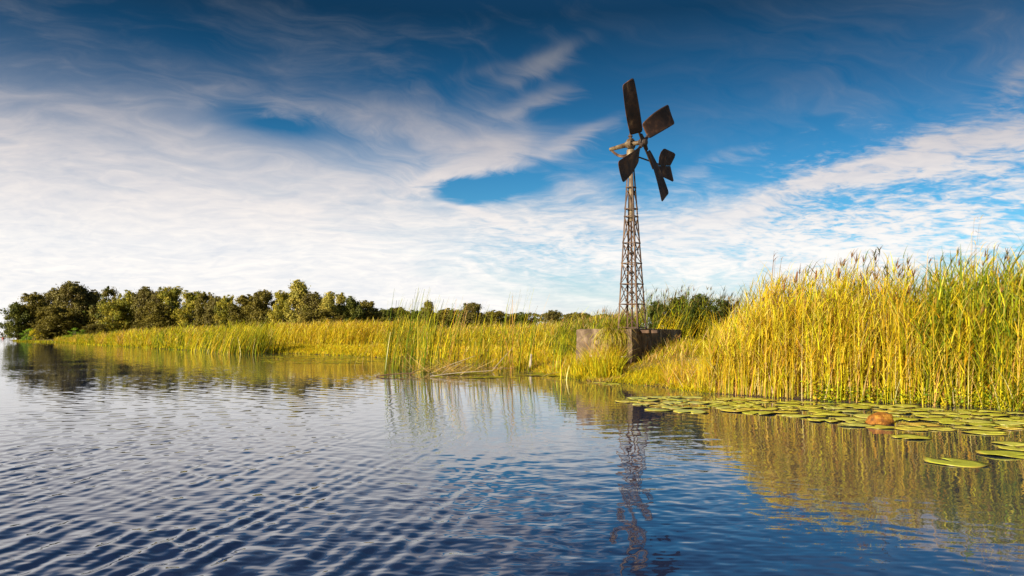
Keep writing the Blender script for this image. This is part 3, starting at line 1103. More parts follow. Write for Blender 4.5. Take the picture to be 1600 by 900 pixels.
for k, (px, top, wpx, Y, kind, label) in enumerate([
    (45, 513, 22, 208, 'bright', "yellow green waterside bush at the end of the far bank"),
    (55, 514, 18, 203, 'yellow', "small bright yellow bush beside the water under the end trees"),
    (72, 508, 34, 226, 'olive', "olive bush overhanging the water between yellow bush and bare bank"),
    (121, 512, 34, 168, 'bright', "round vivid green bush with a dark side on the far bank"),
    (150, 506, 40, 190, 'olive', "dim olive bush behind the yellow reeds under the trees"),
    (345, 512, 40, 140, 'deep', "dark low bush between the reeds and the broad olive tree"),
]):
    tree("bush", px, top, wpx, Y, kind, label, "bush", None, k)
CR['shrub'] = []
for v in range(2):
    me, cs = crown_mesh(900 + v, 60, 150, [(0.075, 0.105, 0.016), (0.10, 0.13, 0.018), (0.055, 0.08, 0.014), (0.14, 0.12, 0.03)], round_, 0.022)
    CR['shrub'].append((me, trunk_mesh(900 + v, cs)))
for k, (px, top, wpx, Y, label) in enumerate([
    (1026, 468, 44, 31.0, "dark leafy shrub close behind the wind pump tower"),
    (1062, 462, 54, 31.6, "rounded dark shrub behind the middle of the wing wall"),
    (1094, 457, 52, 31.2, "tallest dark shrub behind the far end of the wing wall"),
    (1128, 466, 40, 30.4, "dark shrub half hidden by the rising edge of the golden reeds"),
    (1078, 478, 50, 30.4, "low green shrub nestling against the back of the wing wall"),
]):
    tree("shrub", px, top, wpx, Y, 'shrub', label, "shrub", None, k)
# shaded undergrowth that closes the foot of the tree line
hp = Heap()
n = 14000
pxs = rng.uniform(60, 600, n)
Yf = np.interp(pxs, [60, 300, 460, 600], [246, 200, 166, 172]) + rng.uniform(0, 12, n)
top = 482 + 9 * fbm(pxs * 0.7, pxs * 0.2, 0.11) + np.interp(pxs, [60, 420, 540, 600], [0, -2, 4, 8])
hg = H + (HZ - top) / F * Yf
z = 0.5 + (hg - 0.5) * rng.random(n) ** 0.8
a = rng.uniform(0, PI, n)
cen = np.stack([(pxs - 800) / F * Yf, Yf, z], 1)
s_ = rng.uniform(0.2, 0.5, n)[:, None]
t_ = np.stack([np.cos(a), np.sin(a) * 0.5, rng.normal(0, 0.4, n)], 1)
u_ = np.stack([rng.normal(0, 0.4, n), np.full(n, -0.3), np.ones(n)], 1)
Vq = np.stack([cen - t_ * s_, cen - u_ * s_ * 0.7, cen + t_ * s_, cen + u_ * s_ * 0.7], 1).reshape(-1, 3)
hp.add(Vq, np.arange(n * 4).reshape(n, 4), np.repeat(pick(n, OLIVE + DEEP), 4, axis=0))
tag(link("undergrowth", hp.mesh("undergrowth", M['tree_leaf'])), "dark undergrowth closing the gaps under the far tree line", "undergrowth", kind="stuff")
# low scrub on the skyline between the single trees, one mass
hp = Heap()
n = 9000
pxs = rng.uniform(575, 985, n)
Yf = 245 + rng.uniform(0, 16, n)
top = 489 - 5 * np.abs(fbm(pxs * 0.7, pxs * 0.2, 0.09)) + np.interp(pxs, [575, 620, 800, 985], [0, -2, 3, 5])
hg = H + (HZ - top) / F * Yf
z = 0.6 + (hg - 0.6) * rng.random(n) ** 0.7
a = rng.uniform(0, PI, n)
cen = np.stack([(pxs - 800) / F * Yf, Yf, z], 1)
s_ = rng.uniform(0.18, 0.5, n)[:, None]
t_ = np.stack([np.cos(a), np.sin(a) * 0.5, rng.normal(0, 0.4, n)], 1)
u_ = np.stack([rng.normal(0, 0.4, n), np.full(n, -0.3), np.ones(n)], 1)
Vq = np.stack([cen - t_ * s_, cen - u_ * s_ * 0.7, cen + t_ * s_, cen + u_ * s_ * 0.7], 1).reshape(-1, 3)
hp.add(Vq, np.arange(n * 4).reshape(n, 4), np.repeat(pick(n, OLIVE + DEEP + BROWN[:1]), 4, axis=0))
tag(link("scrub", hp.mesh("scrub", M['tree_leaf'])), "low dark scrub along the skyline behind the middle reeds", "scrub", kind="stuff")
# wood on the far shore, one mass at the horizon
hp = Heap()
n = 2600
pxs = rng.uniform(-700, 16, n)
Yf = 1560.0
hgt = 14 * (0.6 + 0.5 * np.abs(fbm(pxs * 0.9, pxs * 0.3, 0.11)))
z = rng.random(n) * hgt
a = rng.uniform(0, PI, n)
cen = np.stack([(pxs - 800) / F * Yf, np.full(n, Yf) + rng.uniform(0, 30, n), z + 0.5], 1)
s_ = rng.uniform(1.2, 3.0, n)[:, None]
t_ = np.stack([np.cos(a) * 0.9, np.sin(a) * 0.3, np.zeros(n)], 1)
u_ = np.stack([np.zeros(n), 0.3 * np.ones(n), np.ones(n)], 1)
Vq = np.stack([cen - t_ * s_, cen - u_ * s_ * 0.7, cen + t_ * s_, cen + u_ * s_ * 0.7], 1).reshape(-1, 3)
hp.add(Vq, np.arange(n * 4).reshape(n, 4), np.repeat(pick(n, [(0.05, 0.055, 0.03), (0.07, 0.06, 0.03)]), 4, axis=0))
tag(link("woodland", hp.mesh("woodland", M['tree_leaf'])), "dark far wood in a thin strip on the horizon across open water", "woodland", kind="stuff")

# ------------------------------------------------------------------ reed beds (uncountable)
# right bank: the big golden bed
hp = Heap()
A1 = scatter(3300, shoreband(1105, 2050, 0.05, 1.6), -0.1)
A1 = A1[fbm(A1[:, 0], A1[:, 1] * 0.8, 3.1, 3) + rng.normal(0, 0.25, len(A1)) > -0.12]
A2 = scatter(2600, shoreband(1110, 2100, 1.2, 5.5), 0.2)
pxA = lambda A: 800 + F * A[:, 0] / A[:, 1]
ht = lambda A: np.interp(pxA(A), [1080, 1130, 1165, 1200, 1240, 1400, 1440, 1480, 1600, 2100], [0.30, 0.52, 0.76, 0.94, 0.98, 0.94, 0.80, 0.93, 0.97, 0.97])
for A in (A1, A2):
    f = ht(A) * (1 + 0.13 * fbm(A[:, 0] * 1.0, A[:, 1] * 0.6, 1.3, 3))
    for lo, hi in ((0, 0.36), (0.36, 0.5), (0.5, 0.6), (0.6, 0.78), (0.78, 0.88), (0.88, 0.96), (0.96, 1.04), (1.04, 1.12), (1.12, 2)):
        s = A[(f >= lo) & (f < hi)]
        if len(s) == 0:
            continue
        g = f[(f >= lo) & (f < hi)].mean()
        q = rng.random(len(s))
        right = pxA(s) > 1430
        gold = s[(q < np.where(right, 0.24, 0.68))]
        lime = s[(q >= np.where(right, 0.24, 0.68)) & ~right]
        grn = s[(q >= 0.22) & right]
        if len(grn):
            reeds(hp, grn, 1.7 * g, 2.75 * g, LIME[:3] + GREEN + GREEN[3:], LIME[:3] + GREEN + GREEN[3:] + GREEN[1:] + GOLD[:1], 10, 0.07, 0.06, RUST + STRAW, (0.4, 0.75), (0.018, 0.036))
        if len(gold):
            reeds(hp, gold, 1.6 * g, 2.6 * g, GOLD + STRAW[:2] + RUST[2:], GOLD + LIME[:2] + RUST[2:], 9, 0.07, 0.05)
        if len(lime):
            reeds(hp, lime, 1.65 * g, 2.75 * g, LIME + GOLD[:1], LIME + GOLD[:2] + GREEN[:1], 9, 0.05, 0.05)
S1 = scatter(6000, shoreband(1090, 2050, 0.0, 2.2), -0.15)
S1 = S1[fbm(S1[:, 0], S1[:, 1] * 0.8, 3.1, 3) + rng.normal(0, 0.25, len(S1)) > -0.10]
f = ht(S1)[:, None]
for lo, hi in ((0, 0.4), (0.4, 0.6), (0.6, 0.78), (0.78, 2)):
    k = (f[:, 0] >= lo) & (f[:, 0] < hi)
    g = f[k].mean()
    straps(hp, S1[k], 0.9 * g, 2.3 * g, GOLD + LIME + LIME[:3] + GREEN + STRAW[2:], 0.07, (0.012, 0.024), (0.02, 0.35), tip=GOLD)
S1 = scatter(1100, shoreband(1100, 2050, 0.0, 1.0), -0.15)
straps(hp, S1, 0.7, 2.0, STRAW, 0.26, (0.010, 0.02), (0.0, 0.9))
S1 = scatter(900, shoreband(1440, 2050, 0.0, 1.0), -0.15)
straps(hp, S1, 0.8, 1.9, LIME + GREEN, 0.30, (0.014, 0.028), (0.1, 0.9))
T1 = scatter(90, shoreband(1250, 1900, 0.6, 4.0), 0.2)                # taller single plumed stems make the top ragged
reeds(hp, T1, 2.35, 2.85, LIME + STRAW[:1], LIME + GREEN, 7, 0.04, 0.6, RUST + DARK[:1], (0.25, 0.45), (0.014, 0.024), 0.009, 0.45)
tag(link("reed_bed", hp.mesh("reed_bed")), "dense golden green reed bed along the near bank beside the lily pads", "reeds", kind="stuff")

# dark taller reeds behind the concrete walls
hp = Heap()
B = scatter(520, wedge(985, 1160, 29.5, 35), 2)
reeds(hp, B, 1.7, 2.25, DARK + GREEN, DARK + GREEN + LIME[:1], 9, 0.16, 0.45, RUST + DARK)
B = scatter(420, wedge(1010, 1100, 29.2, 31), 2)
straps(hp, B, 1.0, 1.8, LIME + GOLD[:2], 0.30, (0.014, 0.028), (0.2, 0.8), spread=0.5)
B = scatter(1000, wedge(845, 985, 29.5, 36), 2)
reeds(hp, B, 1.2, 1.75, LIME + GREEN, LIME + GREEN + DARK[:2], 8, 0.30, 0.3, RUST + STRAW)
tag(link("reed_bed", hp.mesh("reed_bed")), "darker wind bent reed bed with brown plumes behind the concrete walls", "reeds", kind="stuff")

# middle meadow reeds
hp = Heap()
B = scatter(3300, wedge(560, 900, 38, 66, 1.2), 6)
reeds(hp, B, 1.0, 1.55, LIME + GOLD + GREEN, LIME + GREEN[:2] + GOLD, 6, 0.30, 0.25, STRAW + RUST, (0.35, 0.7), (0.02, 0.04), 0.014)
B = scatter(2600, wedge(420, 660, 68, 88, 1.4), 6)
reeds(hp, B, 1.5, 2.1, GOLD + LIME[:2], GOLD + LIME[:2], 6, 0.18, 0.35, RUST + STRAW, (0.4, 0.8), (0.03, 0.055), 0.022)
tag(link("reed_bed", hp.mesh("reed_bed")), "level yellow reed bed behind the low grass strip of the middle bank", "reeds", kind="stuff")

hp = Heap()
B = scatter(4600, shoreband(84, 425, 0.1, 9.0), 0.05)
q = pxA(B)
B = B[rng.random(len(B)) < np.interp(q, [84, 110, 150], [0.25, 0.6, 1.0])]
q = pxA(B)
hf = np.interp(q, [84, 110, 150, 200, 425], [0.28, 0.45, 0.75, 0.95, 1.0]) * (1 + 0.16 * fbm(B[:, 0], B[:, 1] * 0.5, 0.5))
pt = fbm(B[:, 0] * 0.8, B[:, 1] * 0.35, 0.45) + rng.normal(0, 0.3, len(B))
for lo, hi, sp_, lp_ in ((-9, -0.35, GREEN + LIME[:2], GREEN + LIME), (-0.35, 0.0, LIME, LIME + GREEN[3:]), (0.0, 0.5, GOLD + LIME[:1], GOLD + LIME[:2]), (0.5, 9, RUST + STRAW, GOLD + RUST + STRAW)):
    for a, b in ((0, 0.5), (0.5, 0.8), (0.8, 0.95), (0.95, 1.1), (1.1, 9)):
        k = (pt >= lo) & (pt < hi) & (hf >= a) & (hf < b)
        if k.any():
            g = hf[k].mean()
            reeds(hp, B[k], 1.3 * g, 2.1 * g, sp_, lp_, 5, 0.14, 0.25, RUST + STRAW, (0.45, 0.9), (0.04, 0.08), 0.03)
B = scatter(1500, wedge(150, 440, 100, 150), 8)
reeds(hp, B, 1.2, 2.2, GOLD + RUST + LIME, GOLD + LIME, 4, 0.14, 0.4, RUST + STRAW, (0.5, 1.0), (0.06, 0.11), 0.05)
tag(link("reed_bed", hp.mesh("reed_bed")), "mixed orange and green reed bed along the far bank below the trees", "reeds", kind="stuff")


# ------------------------------------------------------------------ grass on the banks
def grass(name, label, sets):
    hp = Heap()
    for pts, lo, hi, pal, w, lean in sets:
        straps(hp, pts, lo, hi, pal, lean, w, (0.2, 1.3), segs=3, spread=2.0)
    return tag(link(name, hp.mesh(name)), label, "grass", kind="stuff")


mx = scatter(42000, wedge(870, 1190, 18.5, 29.8), -0.05, 9)
patch = fbm(mx[:, 0], mx[:, 1], 0.9)
kk = patch > 0.05
grass("grass", "short sunlit yellow green grass on the mound before the wind pump",
      [(mx[kk], 0.10, 0.32, LIME + GOLD[:2] + GREEN[3:], (0.010, 0.020), 0.5), (mx[~kk], 0.08, 0.26, GOLD + STRAW[:2] + LIME[:3], (0.010, 0.018), 0.8),
       (scatter(1300, wedge(865, 968, 23.5, 26.0), 0.2), 0.35, 0.95, LIME + GREEN[3:] + GOLD[:1], (0.014, 0.028), 0.25),
       (scatter(420, wedge(915, 968, 24.9, 26.2), 0.2), 0.7, 1.25, LIME + GREEN[3:] + STRAW, (0.014, 0.028), 0.3),
       (scatter(700, wedge(1000, 1085, 24.6, 28.0), 0.2), 0.2, 0.6, LIME + GREEN[3:] + STRAW, (0.014, 0.026), 0.4),
       (scatter(900, shoreband(1040, 1140, 0.1, 2.2), 0.0), 0.3, 0.9, GOLD + LIME + STRAW, (0.012, 0.024), 0.35)])
g1 = scatter(14000, wedge(590, 900, 27, 42), -0.1, 16)
g2 = scatter(12000, shoreband(400, 620, 0.0, 11), -0.1)
grass("grass", "low yellow grass strip along the middle bank behind the sparse cattails",
      [(g1, 0.12, 0.36, LIME + GOLD + STRAW[:1], (0.014, 0.026), 0.6), (g2, 0.15, 0.42, GOLD + LIME + LIME, (0.03, 0.055), 0.5),
       (scatter(12000, wedge(560, 905, 33, 64), -0.08), 0.2, 0.6, GOLD + LIME + LIME + STRAW[:1], (0.03, 0.05), 0.5),
       (scatter(800, wedge(850, 960, 24, 31), 0.4, 9), 0.3, 0.8, STRAW + LIME + GOLD, (0.014, 0.026), 0.5)])
g3 = scatter(4000, shoreband(20, 420, 0.0, 5), -0.1)
grass("grass", "weedy fringe of low green plants at the waterline of the far bank", [(g3, 0.25, 0.7, LIME + GREEN + GOLD[:1], (0.06, 0.12), 0.4)])

hp = Heap()
n = 420
f = rng.random(n)
a_, b_ = P(942, 520, 25.9), P(971, 520, 25.65)
pts = a_ + (b_ - a_) * f[:, None] + np.stack([rng.normal(0, .05, n), rng.normal(0, .10, n), np.zeros(n)], 1)
pts[:, 2] = rng.uniform(1.15, 1.5, n)
hp.add(*blades(pts, rng.uniform(0.4, 1.0, n), rng.normal(-1.6, 0.7, n), rng.uniform(0.5, 1.6, n), rng.uniform(1.2, 2.2, n), rng.uniform(0.014, 0.028, n), 5, pick(n, LIME + GREEN), pick(n, LIME + STRAW), 0.15))
tag(link("hanging_grass", hp.mesh("hanging_grass")), "green and straw grass hanging down over the dark opening between the concrete walls", "grass", kind="stuff")
# leafy water plants at the foot of the big reed bed
hp = Heap()
base = scatter(330, shoreband(1225, 1800, 0.0, 0.45), -0.2)
base = base[fbm(base[:, 0], base[:, 1], 1.6) > -0.1]
cl = np.repeat(base, 26, axis=0)
n = len(cl)
p = cl + np.stack([rng.normal(0, 0.10, n), rng.normal(0, 0.10, n), np.abs(rng.normal(0.08, 0.16, n))], 1)
d = rng.normal(size=(n, 3)); d[:, 2] = np.abs(d[:, 2]) + 0.6; d /= np.linalg.norm(d, axis=1, keepdims=True)
t_ = np.cross(d, rng.normal(size=(n, 3))); t_ /= np.linalg.norm(t_, axis=1, keepdims=True)
s_ = np.cross(d, t_)
L = rng.uniform(0.018, 0.04, n)[:, None]
Vq = np.stack([p - t_ * L, p + s_ * L * 0.6, p + t_ * L, p - s_ * L * 0.6], 1).reshape(-1, 3)
hp.add(Vq, np.arange(n * 4).reshape(n, 4), np.repeat(pick(n, LIME + GREEN + LIME), 4, axis=0))
tag(link("water_plants", hp.mesh("water_plants")), "small leafy green water plants crowding the foot of the golden reeds", "water plants", kind="stuff")

# floating weed in front of the middle bank
hp = Heap()
n = 1500
pts = np.array([G(a, b) for a, b in zip(rng.uniform(410, 640, n), 556 + 12 * rng.random(n) ** 1.3)])
pts2 = np.array([G(a, b) for a, b in zip(rng.uniform(680, 905, n // 2), 582 + 9 * rng.random(n // 2))])
pts = np.vstack([pts, pts2])
k = (fbm(pts[:, 0], pts[:, 1], 0.9) > -0.05) & (shore_dist(pts[:, 0], pts[:, 1]) < 0)
pts = pts[k]; n = len(pts)
r_ = rng.uniform(0.05, 0.16, n)
ang_ = np.arange(8) * PI / 4
V = np.concatenate([np.stack([pts[:, 0] + r_ * math.cos(a), pts[:, 1] + r_ * math.sin(a), np.full(n, 0.012) + rng.uniform(0, .01, n)], 1)[:, None] for a in ang_], 1).reshape(-1, 3)
me = mesh_np("floating_weed", V, np.arange(n * 8).reshape(n, 8), M['leaf'], np.repeat(pick(n, LIME + [(0.24, 0.19, 0.05)]), 8, axis=0))
tag(link("floating_weed", me), "scattered film of yellow green weed floating off the middle bank", "floating weed", kind="stuff")


# ------------------------------------------------------------------ single plants one can tell apart
def leaf_obj(name, base, n, hmin, hmax, pal, lean, width, parent, bend=(0.05, 0.4), spread=1.2, taper=0.3):
    hp = Heap()
    straps(hp, base, hmin, hmax, pal, lean, width, bend, spread=spread, taper=taper)
    return link(name, hp.mesh(name), parent)


def clump(label, px, py, rad, n, hmin, hmax, pal, lean=0.12, width=(0.010, 0.018), group=None, z=0.0, bend=(0.05, 0.4), spread=0.8, stretch=1.0):
    c = G(px, py)
    t = thing("cattail_clump", label, "cattails", (c[0], c[1], z), group)
    b = np.stack([rng.normal(0, rad * stretch, n), rng.normal(0, rad, n), np.full(n, -0.05)], 1)
    k = int(n * 0.8)
    leaf_obj("leaves", b[:k], k, hmin, hmax, pal, lean, width, t, bend, spread)
    leaf_obj("dry_leaves", b[k:], n - k, hmin * 0.5, hmax * 0.75, STRAW + GOLD, lean * 1.8, width, t, (0.1, 0.9), 1.4)
    return t


CG = [(0.20, 0.27, 0.018), (0.27, 0.32, 0.02), (0.32, 0.34, 0.025), (0.15, 0.20, 0.018)]
clump("thick green cattail clump standing in the water before the broad olive tree", 385, 552, 1.25, 620, 1.7, 2.9, CG + GREEN + LIME, 0.16, (0.03, 0.05), stretch=0.9, spread=0.5, bend=(0.2, 0.7))
clump("looser green cattail clump on the far side of the thick green one, nearer the trees", 335, 549, 1.1, 260, 1.4, 2.3, CG + LIME, 0.18, (0.03, 0.05), spread=0.5, bend=(0.2, 0.7))
mid = [
    ("slim bright green cattail tuft at the tip of the floating dead stems", 604, 586, 0.07, 9, 1.4, 2.9, GREEN + CG),
    ("dark green upright cattail tuft second along the floating dead stems", 620, 577, 0.14, 20, 1.6, 2.9, GREEN + CG),
    ("dense dark cattail tuft with a blackish stem beside the floating branch", 641, 578, 0.20, 34, 1.7, 3.1, GREEN + CG),
    ("yellowish cattail tuft rising straight from the heap of dead stems", 664, 582, 0.16, 24, 1.5, 2.7, LIME + CG),
    ("wispy pale cattail tuft leaning away over the heap of dead stems", 702, 580, 0.30, 26, 1.3, 2.7, LIME + STRAW + CG),
    ("thin tall reed tuft halfway between the dead stems and the wooden stake", 740, 581, 0.16, 12, 1.2, 2.5, LIME + CG),
    ("sparse yellow cattail tuft with the highest bent tips in mid water", 757, 578, 0.14, 12, 1.6, 2.2, LIME + GOLD),
    ("tallest thin cattail tuft near the wooden stake", 796, 580, 0.26, 22, 1.7, 3.0, LIME + STRAW + GREEN),
    ("short cattail tuft in the water just past the wooden stake", 823, 580, 0.16, 11, 1.2, 2.2, LIME + GREEN),
    ("very short green tuft alone in the water in front of the concrete block", 882, 594, 0.06, 7, 0.5, 0.95, LIME + CG),
    ("stubby yellow green tuft at the bank edge below the concrete block", 868, 585, 0.10, 10, 0.7, 1.4, LIME + CG),
]
for lb, px, py, rad, n, lo, hi, pal in mid:
    n = int(n * 1.9)
    pal = pal + GREEN + CG[:1]
    clump(lb, px, py, rad, n, lo + 0.45 * (hi - lo), hi * 1.10, pal, 0.09, (0.020, 0.036), spread=0.5, bend=(0.05, 0.4))
clump("lone faint cattail stems in open water off the middle bank", 548, 573, 0.25, 5, 0.9, 1.5, GREEN + CG, 0.08, (0.012, 0.02))
clump("pair of thin stems in open water beside the floating weed", 572, 570, 0.12, 6, 1.3, 2.0, GREEN + CG, 0.08, (0.012, 0.022))
clump("broad bladed clump arching over the lily pads at the frame edge", 1588, 640, 0.16, 110, 0.6, 1.25, CG + LIME + GREEN, 0.45, (0.012, 0.022), spread=1.6, bend=(0.1, 0.8))


def cattail(label, px, top, Y, group=None, hz=0.2):
    """Stem with a brown seed head that shows over the reeds."""
    pt = P(px, top, Y)
    x0 = pt[0] - 0.12
    t = thing("cattail", label, "cattail", (x0, Y, float(ground_z(np.array([x0]), np.array([Y]))[0])), group)
    g = np.array(t.location)
    tp = pt - g
    def sp(f): return np.array([0.12 * f ** 2, 0, tp[2] * f])
    bm = bmesh.new()
    tube(bm, [sp(f) for f in np.linspace(0, 1, 7)], [0.008] * 6 + [0.002], 6)
    part("stem", bm, M['straw'], t)
    bm = bmesh.new()
    f1, f0 = 1 - 0.10 / tp[2], 1 - (0.10 + hz) / tp[2]
    tube(bm, [sp(f0 - 0.002), sp(f0), sp((f0 + f1) / 2), sp(f1), sp(f1 + 0.004)], [0.008, 0.017, 0.019, 0.016, 0.006], 8)
    part("seed_head", bm, M['seed'], t, True)
    for k in range(3):
        leaf_obj("leaf", np.array([[0, 0, -0.03]]), 1, tp[2] * 0.7, tp[2] * 0.95, GOLD + LIME, 0.06, (0.012, 0.018), t)


M['straw'] = mottled("stem_straw", [(0.3, (0.26, 0.2, 0.05)), (0.7, (0.38, 0.3, 0.1))], 8, 0.7, 0, 0)
M['seed'] = mottled("brown_seed_head", [(0.3, (0.13, 0.05, 0.02)), (0.7, (0.24, 0.10, 0.035))], 30, 0.9, 0, 0.2)
for lb, px, top, Y in [
    ("brown cattail head standing clear at the rising edge of the golden reeds", 1246, 418, 17.6),
    ("brown cattail head just below the clear standing one", 1226, 436, 17.8),
    ("thick brown cattail head by the middle of the golden reeds", 1311, 412, 17.0),
    ("lower brown cattail head half sunk in the golden reeds", 1276, 416, 17.4),
    ("brown cattail head among the tallest reeds at the frame edge", 1592, 468, 14.9),
]:
    cattail(lb, px, top, Y)

# bent flower stalks that stick out above the bed
for lb, px, top, Y, pal in [
    ("reddish dry stalk tuft with curled tips over the rising edge of reeds", 1205, 388, 18.2, RUST),
    ("highest curled dry stalk over the greener reeds", 1520, 352, 16.0, RUST + STRAW),
    ("curled dry stalk pair bending over near the frame edge", 1555, 375, 15.5, RUST + STRAW),
    ("thin bent dry stalk pair over the dip in the reeds", 1445, 405, 16.2, RUST + STRAW),
    ("dark plumed reed stalk rising above the middle of the golden reeds", 1378, 395, 16.4, DARK + RUST),
]:
    pt = P(px, top, Y)
    g = np.array([pt[0] - 0.1, Y, float(ground_z(np.array([pt[0]]), np.array([Y]))[0])])
    t = thing("dry_stalk", lb, "dry stalk", g)
    hgt = pt[2] - g[2]
    n = 5
    bb = np.stack([rng.normal(0, 0.07, n), rng.normal(0, 0.07, n), np.full(n, -0.05)], 1)
    hp = Heap()
    V, Q, C, sp = blades(bb, hgt * rng.uniform(0.9, 1.06, n), lean_dirs(n, 0.5), np.full(n, 0.01), rng.uniform(0.05, 0.14, n), np.full(n, 0.012), 8, pick(n, STRAW), pick(n, pal), 0.5)
    hp.add(V, Q, C)
    link("stem", hp.mesh("stem"), t)
    hp = Heap()
    tips = sp[:, -1]
    hp.add(*blades(tips, rng.uniform(0.12, 0.28, n), lean_dirs(n, 0.4), np.full(n, 0.3), rng.uniform(1.0, 2.2, n), np.full(n, 0.014), 6, pick(n, pal), pick(n, pal), 0.4))
    if 'plumed' in lb:
        for _ in range(9):
            hp.add(*blades(tips - np.array([0, 0, 1]) * rng.uniform(0, 0.2, (n, 1)), rng.uniform(0.08, 0.16, n), rng.uniform(0, 6.28, n), np.full(n, 0.5), rng.uniform(0.2, 0.9, n), np.full(n, 0.02), 3, pick(n, pal), pick(n, pal), 0.3))
    link("curled_plumes", hp.mesh("curled_plumes"), t)  # curled flower plumes at the stalk tips, not foliage

# front row of single reeds of the golden bed: six kinds, copied
protos = []
for k in range(8):
    t = thing("reed_plant", "single reed in the front row of the golden reed bed", "reed", (0, -50, 0), "reeds along the water edge of the golden bed")
    n = 1
    h = 2.3
    pal = GOLD if k % 3 else LIME
    V, Q, C, sp = blades(np.zeros((1, 3)), np.array([h]), np.array([0.2]), np.array([0.02 + 0.02 * k / 8]), np.array([0.1]), np.array([0.014]), 8, pick(1, pal + STRAW), pick(1, pal), 0.4)
    hp = Heap(); hp.add(V, Q, C)
    link("stem", hp.mesh("stem"), t)
    for j in range(6):
        i0 = 1 + j
        hp = Heap()
        hp.add(*blades(sp[:, i0], rng.uniform(0.4, 0.65, 1), rng.uniform(-2.6, 2.6, 1) + 0.4, rng.uniform(0.2, 0.6, 1), rng.uniform(0.2, 0.9, 1), rng.uniform(0.018, 0.028, 1), 5, pick(1, pal), pick(1, pal + GOLD), 0.06))
        link("leaf", hp.mesh("leaf"), t)
    protos.append(t)
spots = scatter(150, shoreband(1130, 1640, -0.05, 0.35), -0.12)
fs = ht(spots)
for i, (p, f) in enumerate(zip(spots, fs)):
    src = protos[i % 8]
    if i < 8:
        t = src
    else:
        t = src.copy()
        COL.objects.link(t)
        for chd in list(src.children):
            c = chd.copy()
            COL.objects.link(c)
            c.parent = t
            c.matrix_parent_inverse = chd.matrix_parent_inverse
    t.location = p
    s = f * rng.uniform(0.75, 1.08)
    t.scale = (s, s, s)
    t.rotation_euler = (0, 0, rng.normal(0, 0.7))

# dead stems lying and leaning about the sparse cattails
for lb, a, b, r, m in [
    ("dark waterlogged branch floating at the tip of the dead stem heap", (588, 588, 0.02), (648, 583.5, 0.05), 0.035, 'timber'),
    ("forked brown branch end sticking from the water beside the dead stems", (640, 586, 0.0), (655, 578, 0.22), 0.025, 'timber'),
    ("pale dead stem leaning steeply out of the heap towards the stake", (672, 584, 0.0), (742, 556, 0.42), 0.018, 'greywood'),
    ("long pale dead stem lying almost flat on the water before the heap", (672, 588, 0.03), (770, 579, 0.05), 0.022, 'greywood'),
    ("pale broken stem leaning over below the tallest cattail tuft", (768, 581, 0.0), (800, 545, 0.55), 0.018, 'greywood'),
    ("crossed dead stem sloping down past the tallest cattail tuft", (793, 555, 0.45), (836, 583, 0.0), 0.015, 'greywood'),
    ("yellowed stem afloat by the short green tuft", (848, 588, 0.03), (880, 581, 0.06), 0.02, 'straw'),
    ("bleached short stem end in the middle of the dead stem heap", (690, 584, 0.02), (722, 566, 0.30), 0.02, 'greywood'),
]:
    A, B_ = G(a[0], a[1], a[2]), None
    # second end at about the same distance, raised by its own height
    B_ = P(b[0], b[1], A[1] + 0.3)
    bm = bmesh.new()
    mid_ = (A + B_) / 2 + np.array([0, 0.02, 0.03])
    r *= 0.62
    tube(bm, [A, A + (mid_ - A) * 0.5 + [0, 0, 0.01], mid_, B_], [r, r * 0.9, r * 0.8, r * 0.45], 7)
    tag(link("dead_stem", bm_mesh("dead_stem", bm, M[m])), lb, "dead stem")
hp = Heap()
n = 520
base = np.array([G(a, b) for a, b in zip(np.clip(rng.normal(705, 36, n), 640, 790), rng.uniform(578, 587, n))]) + np.array([0, 0, 0.02])
base[:, 2] += rng.uniform(0, 0.12, n)
V, Q, C, sp = blades(base, rng.uniform(0.3, 1.1, n), rng.choice([0, PI], n) + rng.normal(0, 0.6, n), rng.uniform(0.85, 1.55, n), rng.uniform(-0.1, 0.3, n), rng.uniform(0.016, 0.034, n), 3, pick(n, STRAW + [(0.55, 0.45, 0.28)]), pick(n, STRAW + GOLD), 0.4)
V[:, 2] = np.maximum(V[:, 2], 0.01 + 0.02 * rng.random(len(V)))
hp.add(V, Q, C)
tag(link("dead_reed_litter", hp.mesh("dead_reed_litter")), "heap of bleached dead reed stems caught at the foot of the sparse cattails", "reed litter", kind="stuff")

# stake and timber edging on the middle bank
def zg(x, y): return float(ground_z(np.array([x]), np.array([y]))[0])


p0 = P(829, 557, 32.0)
z0 = zg(p0[0], p0[1])
bm = bmesh.new()
tube(bm, [(0, 0, -0.2), (0.005, 0, 0.25), (0.02, 0, 0.50), (0.022, 0, 0.54)], [0.062, 0.06, 0.055, 0.03], 9)
o = tag(link("wooden_stake", bm_mesh("wooden_stake", bm, M['greywood'])), "short bleached wooden stake standing in the grass near the concrete block", "stake")
o.location = (p0[0], p0[1], z0)
te = thing("timber_edging", "low brown timber bank edging half hidden in the middle grass", "timber edging")
a, b = P(712, 547, 34.5), P(822, 547, 33.0)
za = (zg(*a[:2]) + zg(*b[:2])) / 2
for k in range(2):
    bm = bmesh.new()
    zz = za + 0.02 + k * 0.18
    bar(bm, (a[0], a[1] + 0.03 * k, zz), (b[0], b[1] + 0.03 * k, zz + 0.02), 0.05, 0.15)
    part("plank", bm, M['timber'], te, bevel=0.01)
for f in (0.04, 0.35, 0.66, 0.97):
    bm = bmesh.new()
    q = a + (b - a) * f
    bar(bm, (q[0], q[1] - 0.07, za - 0.3), (q[0], q[1] - 0.07, za + 0.34), 0.08)
    part("post", bm, M['timber'], te, bevel=0.01)


